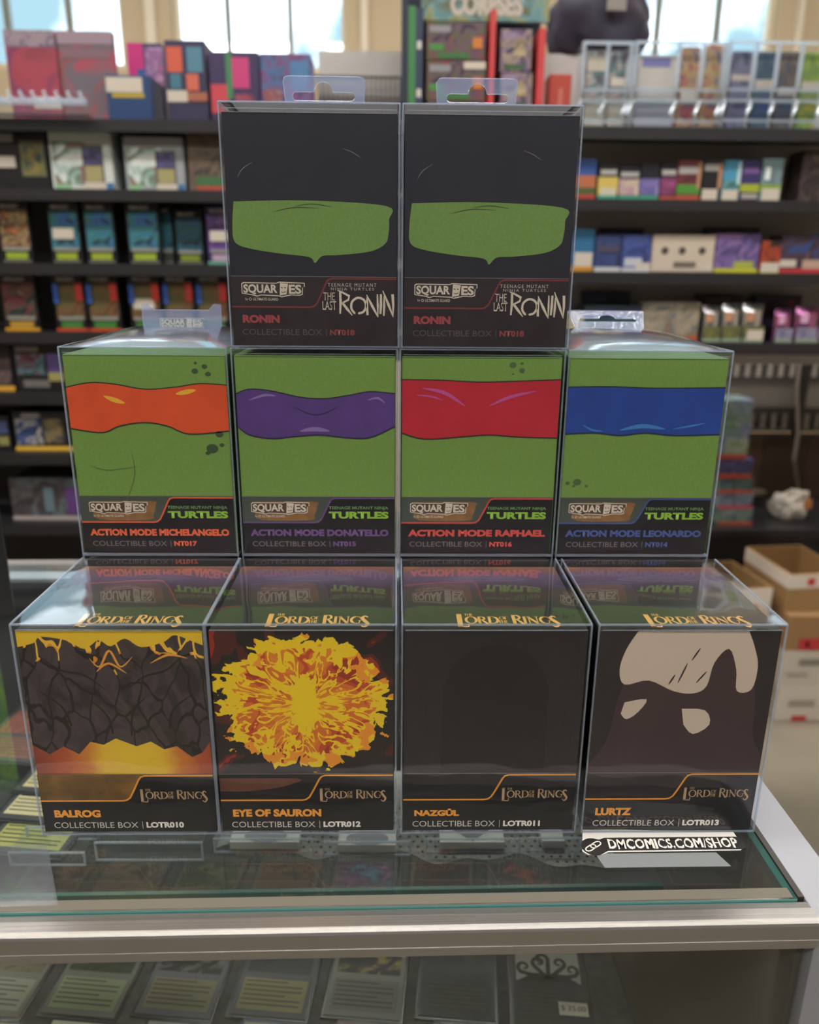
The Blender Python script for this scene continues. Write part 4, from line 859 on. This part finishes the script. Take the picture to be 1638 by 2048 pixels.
MB().box(fx(979), fx(990), -.004, .075, .004, hz(20)).build('divider', mat('c03a3c', .5), t); MB().box(fx(1076), fx(1090), -.004, .075, .004, hz(56)).build('divider', mat('c03a3c', .5), t)
corp = mott(('2a2438', '6a4a5a', '3a5a34', '8a3040', '4a4060'), 34); corp2 = mott(('3a3058', '9a8a78', '6a4a80', '3a4430'), 34)
zz = z+.005
for k, yt in enumerate((204, 122, 44)):
    _, _, h_ = item('card_box', 'dark green booster box in the left column of the tall display, ' + ('bottom', 'middle', 'top')[k], 'card box', 853, 972, yt, zz, corp, ((.05, .74, .40, .90, '8a8890', 'logo_strip'), (.05, .28, .28, .42, '3c8a3c', 'green_strip'), (.2, .05, .72, .2, '336a34', 'green_strip'), (.78, .32, .94, .6, 'c0742c', 'orange_print')) + (((.62, .80, .98, .98, STICK, 'price_sticker'),) if k == 1 else ()), .06, YD+.005, 'booster boxes in the tall display'); zz += h_+.001
zz = z+.005
for k, yt in enumerate((219, 145, 58)):
    _, _, h_ = item('card_box', 'violet booster box in the right column of the tall display, ' + ('bottom', 'middle', 'top')[k], 'card box', 1001, 1064, yt, zz, corp2, ((.05, .78, .5, .92, '8a7a94', 'logo_strip'), (.1, .06, .8, .18, '3a5a3a', 'green_strip'), (.4, .35, .8, .75, mott(('b0a080', '8a7a60', '3a3040'), 60), 'picture')), .06, YD+.005, 'booster boxes in the tall display'); zz += h_+.001
item('card_box', 'plain red box standing between the tall display and the clear dispensers', 'card box', 1098, 1142, 148, z, 'b04436', ((.42, .1, .62, .75, 'c07064', 'pale_lettering'),), .06, YS, None)
# dark bag
c = at(1205, 40, 1.56)
t = thing('cloth_bag', 'dark slumped cloth bag with pale patches on top of the shelving', 'bag', (c.x, 1.56, at(700, 104, 1.54).z+.0004))
bm = bmesh.new(); bmesh.ops.create_icosphere(bm, subdivisions=4, radius=1)
for v in bm.verts:
    p = v.co.copy(); n_ = noise.noise(p*1.7)*.22 + noise.noise(p*4)*.08; p = p*(1+n_); v.co = (p.x*.115, p.y*.06, max(0, (p.z+.55)*.10))
me = bpy.data.meshes.new('bag_body'); bm.to_mesh(me); bm.free(); me.materials.append(mat('2c2a38', .8, var=.3, bscale=20))
for p in me.polygons: p.use_smooth = True
o = bpy.data.objects.new('bag_body', me); COL.objects.link(o); o.parent = t
MB().box(-.01, .03, -.078, -.074, .07, .095).build('pale_patch', mat('8a8480', .7), t)
# ------------------------------------------------------------------ clear dispensers, top right
def dispenser(x0, x1, label, cols):
    Y = YS-.02; xa, xb = at(x0, 170, Y).x, at(x1, 170, Y).x; w_ = xb-xa; z = ZR[0]
    zt = at((x0+x1)/2, 84, Y).z - z; f = lambda py: at((x0+x1)/2, py, Y).z - z
    t = thing('clear_dispenser', label, 'pack dispenser', (xa, Y, z+.0004), 'clear pack dispensers on the top right shelf')
    MB().box(0, w_, .060, .064, 0, zt).build('back_sheet', ACRYL, t)
    MB().box(0, w_, 0, .064, 0, .004).build('base_sheet', ACRYL, t)
    for x in [0, w_-.003]: MB().box(x, x+.003, 0, .060, .004, zt).build('side_sheet', ACRYL, t)
    MB().box(0, w_, 0, .002, f(210), f(176)).build('front_sheet', ACRYL, t)
    for py in (86, 181, 203, 243): MB().box(0, w_, -.002, .003, f(py+3), f(py-3)).build('edge_rail', ACEDGE, t)
    for c_ in cols:
        x = at(c_, 140, Y).x - xa; MB().box(x-.0035, x+.0035, -.003, .004, f(176), f(84)).build('divider', ACEDGE, t)
        MB().tube([(x, -.003, f(205)), (x-.012, -.03, f(222)), (x-.022, -.045, f(236))], .0035, 8).build('hook', ACEDGE, t)
    return t
dispenser(1164, 1262, 'small clear dispenser at the left of the top right shelf', (1166, 1214, 1260))
dispenser(1268, 1448, 'clear dispenser with two tan packs and a pale card', (1270, 1356, 1404, 1446))
dispenser(1454, 1690, 'clear dispenser with four slots at the right edge', (1456, 1508, 1553, 1600, 1648))
GP = 'packs standing in the clear dispensers'
def dpack(x0, x1, yt, label, art, extra=()): item('booster_pack', label, 'booster pack', x0, x1, yt, ZR[0]+.005, art, extra, .02, YS, GP)
dpack(1174, 1210, 104, 'red and white pack, first in the small clear dispenser', mott(('8a3444', 'b0a8a0', '4a6a70', '6a3040'), 30), ((0, .75, 1, .95, 'b8b0a0', 'pale_strip'), (0, 0, 1, .35, 'a8a498', 'pale_foot')))
dpack(1221, 1251, 104, 'red and white pack, second in the small clear dispenser', mott(('8a3444', 'a89a94', '4a6a70', '5a3040'), 30), ((.1, .55, 1, .66, STICK, 'price_sticker'), (0, 0, 1, .35, 'a8a498', 'pale_foot')))
dpack(1276, 1350, 110, 'pale card with blue heading in the clear dispenser', mat('b0aca8', .5), ((.1, .84, .85, .96, '6a6aa0', 'blue_heading'), (0, 0, 1, .35, '8a8c98', 'grey_foot')))
dpack(1364, 1398, 94, 'tan and violet pack, left of the pair in the clear dispenser', mott(('6a5a68', '8a4450', 'a08a60', '5a5474'), 30), ((.1, .34, .95, .44, STICK, 'price_sticker'),))
dpack(1411, 1442, 90, 'tan and violet pack, right of the pair in the clear dispenser', mott(('6a5a68', '94604c', 'a09068', '54507a'), 30))
dpack(1464, 1502, 102, 'blue grey pack in the first slot of the right dispenser', mott(('4a4c68', '6a6a84', '3a4058'), 30), ((0, .62, 1, .70, 'a8a098', 'pale_strip'),))
dpack(1514, 1548, 103, 'royal blue and teal pack in the second slot of the right dispenser', mott(('3a4a84', '2f4a54', '4a5a74'), 30), ((0, .52, 1, .64, 'a8a098', 'pale_strip'),))
dpack(1560, 1595, 103, 'steel blue and brown pack in the third slot of the right dispenser', mott(('3a5070', '4a4648', '6a6058'), 30), ((0, .44, 1, .54, 'a8a098', 'pale_strip'),))
dpack(1607, 1644, 104, 'yellow and green pack in the fourth slot of the right dispenser', mott(('a0943c', '5a7a44', '8aa03c'), 30), ((0, .5, 1, .62, 'a8a098', 'pale_strip'),))
# ------------------------------------------------------------------ right shelves
def rbox(x0, x1, yt, z, label, base, prints, group, dep=.07, Y=YS, name='display_box'): return item(name, label, 'box', x0, x1, yt, z, base, prints, dep, Y, group)
G_1 = 'boosters boxes on the second right shelf'; z = ZR[1]
lg = mat('a8a6a4', .5)
rbox(1150, 1192, 318, z, 'blue box with orange and red print beside the top box', '34549a', ((0, .30, 1, .60, 'b06844', 'orange_print'), (0, .10, 1, .30, '4a5a30', 'green_print'), (0, 0, 1, .12, 'b03c30', 'red_foot')), G_1)
rbox(1196, 1236, 326, z, 'yellow box with black title on the second right shelf', '1c1d28', ((0, .14, 1, .62, 'c8b45a', 'yellow_print'), (.1, .68, .9, .82, lg, 'title'), (.15, .12, .9, .32, STICK, 'price_sticker'), (0, 0, 1, .12, '3f9a80', 'teal_foot')), G_1)
rbox(1238, 1278, 330, z, 'cream and pink box with black title on the second right shelf', '1c1d28', ((0, .14, 1, .60, mott(('c0b498', 'b088a0', 'd0c8a8'), 40), 'picture'), (.05, .66, .95, .8, lg, 'title'), (0, 0, 1, .12, '3f9a80', 'teal_foot')), G_1)
rbox(1280, 1318, 326, z, 'lilac box with black title and teal foot on the second right shelf', '1c1d28', ((0, .14, 1, .58, mott(('8070b0', '5a5a94', 'a090c0'), 40), 'picture'), (0, 0, 1, .12, '3f9a80', 'teal_foot')), G_1)
rbox(1321, 1352, 324, z, 'pink box with black title on the second right shelf', '1c1a24', ((0, .14, 1, .60, mott(('9a4a7a', '6a3458', 'b0608a'), 40), 'picture'), (.05, .66, .95, .80, lg, 'title'), (0, 0, 1, .10, 'b05040', 'red_foot')), G_1)
rbox(1354, 1402, 320, z, 'dark red box with slanted title and green stripe on the second right shelf', mott(('4a242c', '7a3034', '2a1c20'), 30), ((.05, .66, .85, .84, lg, 'title'), (.02, .16, .98, .40, '4c8a34', 'green_print'), (.82, .3, .98, .95, 'b08468', 'tan_edge'), (0, 0, 1, .12, 'b05040', 'red_foot')), G_1)
rbox(1406, 1443, 318, z, 'near black box with white price sticker and tan edge on the second right shelf', '201c22', ((.04, .72, .8, .88, lg, 'title'), (.02, .02, .85, .28, STICK, 'price_sticker'), (.8, .3, 1, .9, 'b08468', 'tan_edge')), G_1)
rbox(1446, 1480, 320, z, 'sky blue box with white sticker on the second right shelf', '4a94b4', ((0, .25, 1, .5, mott(('3a6a5a', '5a9aa8', 'b0a090'), 40), 'picture'), (.02, .02, .95, .27, STICK, 'price_sticker'), (.8, .4, 1, .95, 'b8d8dc', 'pale_edge')), G_1)
rbox(1482, 1520, 320, z, 'purple box with lime lettering stripe on the second right shelf', '3a3466', ((.1, .68, .9, .80, '7a5a9a', 'title'), (0, .22, 1, .42, 'a0aa34', 'lime_print'), (.1, .06, .95, .18, 'a8a49a', 'pale_strip')), G_1)
rbox(1523, 1564, 316, z, 'shiny pale blue foil box with green foot at the right end of the second shelf', mat('9fc0c8', .25, .6), ((0, .22, 1, .40, '7a9a3c', 'green_print'), (.1, .02, .98, .30, STICK, 'price_sticker'), (.15, .5, .4, .8, 'dfe8e8', 'pale_print'), (.5, .45, .65, .75, '6a7480', 'grey_print')), G_1)
rbox(1604, 1680, 300, z, 'dark brown dotted box at the right edge of the second shelf', mott(('231f22', '3a2f30', '6a5a54'), 30), (), G_1)
z = ZR[2]; G_2 = 'trays on the third right shelf'
rbox(1140, 1188, 458, z, 'light blue tray with orange foot on the third right shelf', '2f6a94', ((.2, .08, .95, .45, STICK, 'price_sticker'), (0, 0, 1, .12, 'c08a2c', 'orange_foot')), G_2)
rbox(1190, 1242, 470, z, 'navy tray with white foot, left on the third right shelf', mott(('23304e', '3a4a80', '2a2c40'), 30), ((0, 0, 1, .12, 'c2c4c8', 'white_foot'), (.1, .55, .9, .7, '4a4458', 'title')), G_2)
rbox(1244, 1302, 470, z, 'blue tray with white lettering and price sticker on the third right shelf', mott(('2c3c70', '4a5aa0', '22284a'), 30), ((.1, .15, .7, .38, 'b8bcc8', 'title'), (.5, .05, 1, .25, STICK, 'price_sticker'), (0, 0, 1, .10, 'c2c4c8', 'white_foot')), G_2)
rbox(1196, 1286, 456, z, 'dark backing cards behind the navy trays', '1c2440', ((.1, .8, .5, .9, '3a3f58', 'title'),), G_2, .02, YS+.085, 'backing_card')
t, w_, h_ = rbox(1304, 1428, 470, z, 'white tray with dark discs on the third right shelf', 'c4b8a8', ((.36, .12, .72, .28, '6a625a', 'lettering_strip'), (.78, .02, 1, .24, STICK, 'price_sticker')), G_2)
for u in (.20, .48, .80): fill('dark_disc', arc(u*w_, .58*h_, .008, .008, 0, 345, 16), -.0008, mat('4a4440', .5), t)
rbox(1431, 1518, 468, z, 'violet trays with lime foot on the third right shelf', mott(('4a3f6a', '6a5a94', '8a6a9a', '3f4a80'), 30), ((.45, .10, .9, .30, 'a0a84a', 'lettering_strip'), (0, 0, 1, .11, 'b8b830', 'lime_foot')), G_2)
rbox(1408, 1516, 455, z, 'dark backing card behind the violet trays', '2a2230', (), G_2, .02, YS+.085, 'backing_card')
rbox(1521, 1560, 482, z, 'black and orange tray with white price sticker on the third right shelf', mott(('1c1a1c', 'b04a30', '2a2020'), 20), ((.05, .02, .98, .32, STICK, 'price_sticker'), (0, 0, 1, .02, 'b8b830', 'lime_foot')), G_2)
rbox(1562, 1690, 470, z, 'blue and brown trays with red foot at the right edge of the third shelf', mott(('2c4a84', '4a3440', '2a2c3a', '6a5450'), 26), ((.0, .16, .25, .35, STICK, 'price_sticker'), (.35, .12, .8, .35, 'b89a8c', 'lettering_strip'), (0, 0, 1, .12, 'b4323c', 'red_foot')), G_2)
z = ZR[3]; G_3 = 'trays and foils on the fourth right shelf'
rbox(1128, 1166, 625, z, 'cream tray peeping out behind the top box on the fourth right shelf', 'a89a80', ((.3, 0, 1, .45, STICK, 'price_sticker'),), G_3)
rbox(1168, 1282, 612, z, 'dark teal and green tray on the fourth right shelf', mott(('243a54', '2a4a3c', '34506a', '1f2638'), 26), ((0, .70, .5, .95, '2a2c48', 'title'), (.5, .70, 1, .95, '2a2844', 'title')), G_3)
rbox(1164, 1258, 582, z, 'navy backing card behind the teal tray', '20263e', ((.1, .75, .5, .88, '3a405c', 'title'),), G_3, .02, YS+.085, 'backing_card')
rbox(1284, 1398, 605, z, 'sandy grey tray with orange foot on the fourth right shelf', mott(('7a7468', 'a09480', '5a6468', '8a6a58'), 26), ((.2, 0, 1, .13, 'b0502c', 'orange_foot'),), G_3)
rbox(1392, 1484, 588, z, 'brown backing card behind the foil packs', '2a2426', ((.2, .8, .7, .9, '5a504e', 'title'),), G_3, .02, YS+.085, 'backing_card')
rbox(1506, 1600, 590, z, 'violet black backing card at the right of the fourth shelf', '262038', ((.7, .75, .85, .9, '7a2440', 'red_mark'),), G_3, .02, YS+.085, 'backing_card')
foil = mat('c8ccd0', .22, .9); pfoil = mat('b070a0', .25, .8)
for k, (x0, x1, yt, m_, d_) in enumerate(((1408, 1443, 612, foil, 'first silver foil pack with orange print'), (1447, 1484, 608, foil, 'second silver foil pack with orange print'), (1488, 1529, 608, foil, 'third silver foil pack with orange print'), (1552, 1586, 618, pfoil, 'left pink foil pack'), (1594, 1640, 614, pfoil, 'right pink foil pack'))):
    item('foil_pack', d_ + ' on the fourth right shelf', 'foil pack', x0, x1, yt, z, m_, ((.1, .55, .45, .8, 'c08868' if k < 3 else 'd0a0c0', 'printed_patch'), (0, 0, 1, .42, mott(('8a8444', '4a5438', 'a09458'), 30) if k < 3 else mott(('4a3a70', '8a8aa0', '6a3a68'), 30), 'tray_front'), (0, 0, 1, .09, '8a9a84', 'tray_edge')) + (((.2, .05, 1, .32, STICK, 'price_sticker'),) if k == 2 else ()), .03, YS, G_3, body='pouch')
# ------------------------------------------------------------------ lower right
YR = 2.46
def cell(px_, py_, Y, o): p = at(px_, py_, Y); return p.x-o.x, p.z-o.z
o0 = at(1380, 868, YR)
wp = thing('wooden_panel', 'dark brown wooden panel standing low behind the black table', 'panel', (at(1360, 900, YR).x, YR, FL))
hp = at(1550, 868, YR).z - FL - .001
for k in range(9): MB().box(k*.16, k*.16+.156, (k % 2)*.002, .03, 0, hp).build('board', mat(('3f2c26', '4a342b', '38271f')[k % 3], .6, var=.15, bscale=8), wp)
wr = thing('wire_rack', 'pale two level wire rack under the right shelves with black posts', 'wire rack', (wp.location.x, YR, FL+hp+.0004))
pale = mat('a39d96', .5)
wx = 1.40; f = lambda py: at(1540, py, YR).z - FL - hp
for z0, z1 in ((f(860), f(824)), (f(758), f(696))):
    z0 = max(z0, .001)
    for k in range(34): MB().tube([(.01+k*.041, 0, z0), (.01+k*.041, 0, z1)], .007, 6).build('wire', pale, wr)
    for z_ in (z0+.005, z1): MB().tube([(0, -.012, z_), (wx, -.012, z_)], .005, 6).build('rail', mat('2a2826', .5), wr)
MB().box(0, wx, .02, .03, f(818), f(768)).build('grey_plate', mat('7d7873', .6), wr)
MB().box(0, wx, .05, .06, .0, f(690)).build('rear_plate', mat('4a4542', .6), wr)
for p_ in (1400, 1596): x = at(p_, 780, YR).x - wp.location.x; MB().box(x-.012, x+.012, -.045, -.02, 0, f(690)).build('post', mat('1c1b1c', .5), wr)
YT = 2.06
zt_ = at(1500, 1050, YT+.05).z
tb = thing('black_table', 'black side table behind the cartons at the right', 'table', (at(1380, 1060, YT).x, YT, FL), None)
tw = .95
MB().box(0, tw, .02, .36, 0, zt_-FL-.03).build('cabinet_body', mat('131316', .5), tb); MB().box(-.01, tw+.01, 0, .37, zt_-FL-.03, zt_-FL).build('table_top', mat('232327', .35), tb, bevel=.003)
zz = zt_+.0005; YK = YT+.05
for k, (yt, c_, f_, d_) in enumerate(((1018, ('8a8f98', '5a7a6a', '3a4a7a'), 'b85a40', 'lowest of the stack'), (987, ('3a4a5a', '7a8a9a', '3a3a5a'), 'c0485a', 'second from the bottom'), (957, ('3a4a7a', '5a7a6a', '2a3454'), 'b84a3c', 'third from the bottom'), (918, ('5a5a94', '3a3a64', '6a5a80'), 'c05038', 'directly under the tall box'))):
    _, _, h_ = item('game_box', 'thin colourful box on the black table, %s' % d_, 'box', 1434, 1502, yt, zz, mott(c_, 30), ((0, 0, 1, .22, f_, 'red_edge'),), .12, YK, 'stacked boxes on the black table'); zz += h_+.001
item('game_box', 'tall blue and white box with red foot topping the table stack', 'box', 1437, 1503, 800, zz, mott(('5a6a9a', '8a94b0', '4a7a58', 'a0a4a8'), 22), ((0, 0, 1, .08, 'c0503c', 'red_foot'), (.3, .08, 1, .35, mott(('5a8a50', 'b0b4b0', '7a9a70'), 40), 'picture')), .12, YK, 'stacked boxes on the black table')
c = at(1580, 1036, YT+.12)
t = thing('plastic_bag', 'crumpled white plastic bag with orange patch on the black table', 'bag', (c.x, YT+.14, zt_+.0005))
bm = bmesh.new(); bmesh.ops.create_icosphere(bm, subdivisions=4, radius=1)
for v in bm.verts:
    p = v.co.copy(); n_ = noise.noise(p*1.9+Vector((3, 1, 0)))*.35 + abs(noise.noise(p*4.5))*.25; p = p*(1+n_-.1); v.co = (p.x*.062 + max(0, p.z)*.012, p.y*.05, max(0, (p.z+.7)*.060))
me = bpy.data.meshes.new('bag_body'); bm.to_mesh(me); bm.free(); me.materials.append(mat('c5beb4', .5))
o = bpy.data.objects.new('bag_body', me); COL.objects.link(o); o.parent = t
MB().box(.02, .045, -.062, -.056, .05, .08).build('orange_patch', mat('c07a50', .5), t)
c = at(1518, 1000, YT+.25)
t = thing('metal_tin', 'small shiny metal tin lid behind the stack on the black table', 'tin', (c.x, YT+.29, zt_+.0005)); MB().tube([(0, 0, 0), (0, 0, .045)], .036, 20).build('tin_body', mat('2a2a2c', .4), t); MB().tube([(0, 0, .0451), (0, 0, .055)], .038, 20).build('lid', mat('a89a88', .3, .8), t)
t = thing('power_cord', 'grey cord hanging in front of the brown panel', 'cord', at(1593, 860, YR-.07)); b0 = t.location.copy()
P = [at(1603, 690, YR-.07), at(1594, 780, YR-.07), at(1596, 870, YR-.07), at(1588, 920, YR-.07), at(1596, 975, YR-.03)]
MB().tube([p-b0 for p in P], .006, 8).build('cord', mat('8a807a', .5), t)
# cartons
def carton(label, x0, x1, y0, Y, base, dep=.30, zb=None, rz=0, openf=True, bands=()):
    a, b = at(x0, y0+40, Y), at(x1, y0+40, Y); zt2 = at((x0+x1)/2, y0, Y).z; z0 = zb; h = zt2-z0; w_ = b.x-a.x
    t = thing('carton', label, 'carton', (a.x, Y, z0), 'cartons stacked on the floor at the right', rz); m_ = mat(base, .7)
    if openf:
        q = .005; g = MB(); g.box(0, w_, 0, dep, 0, q); g.box(0, w_, 0, q, q, h); g.box(0, w_, dep-q, dep, q, h); g.box(0, q, q, dep-q, q, h); g.box(w_-q, w_, q, dep-q, q, h); g.build('carton_wall', m_, t)
        MB().box(-.001, w_+.001, -.002, -.0003, h*.62, h-.002).build('white_print', mat('cfc5ba', .6), t); MB().box(-.002, -.0003, 0, dep, h*.62, h-.002).build('white_print', mat('cfc5ba', .6), t)
    else: MB().box(0, w_, 0, dep, 0, h).build('carton_wall', m_, t, bevel=.002)
    for u0, u1, v0, v1, c_, n_ in bands: MB().box(w_*u0, w_*u1, -.0035, -.0022, h*v0, h*v1).build(n_, mat(c_, .6), t)
    return t, h
Yc = 1.665
RM = 'red_mark'; GL = 'grey_lettering'
_, h1 = carton('white carton with red mark on the floor at the right edge', 1553, 1700, 1374, Yc, 'bdb5a9', .34, FL+.0005, 0, False, ((.22, .42, .02, .16, 'b03034', RM), (.15, .5, .45, .62, '8f887e', GL)))
zc = FL+h1+.001
_, h2 = carton('white carton with grey printed lines on the lower white carton', 1560, 1700, 1302, Yc, 'b8b0a4', .34, zc, 0, False, ((.25, .62, .62, .78, '7c766e', GL), (.1, .4, .3, .42, '9a948a', GL))); zc2 = zc+h2+.001
_, h3 = carton('brown carton with red label on top of the white cartons', 1572, 1700, 1232, Yc, '8f6f4a', .34, zc2, 0, False, ((.22, .55, .04, .36, 'b43238', 'red_label'), (.32, .38, .12, .28, 'd8c0b0', GL))); zc3 = zc2+h3+.001
t, h4 = carton('open brown carton with white top band, turned, left of the white cartons', 1474, 1543, 1178, 1.70, '8f7048', .22, FL+.0005, .12, True, ((.45, .62, .72, .88, 'b43238', RM),))
carton('open brown carton with white top band above the brown carton', 1575, 1700, 1150, Yc+.03, '94744c', .24, zc3, .10, True, ((.3, .42, .70, .9, 'b43238', RM),))
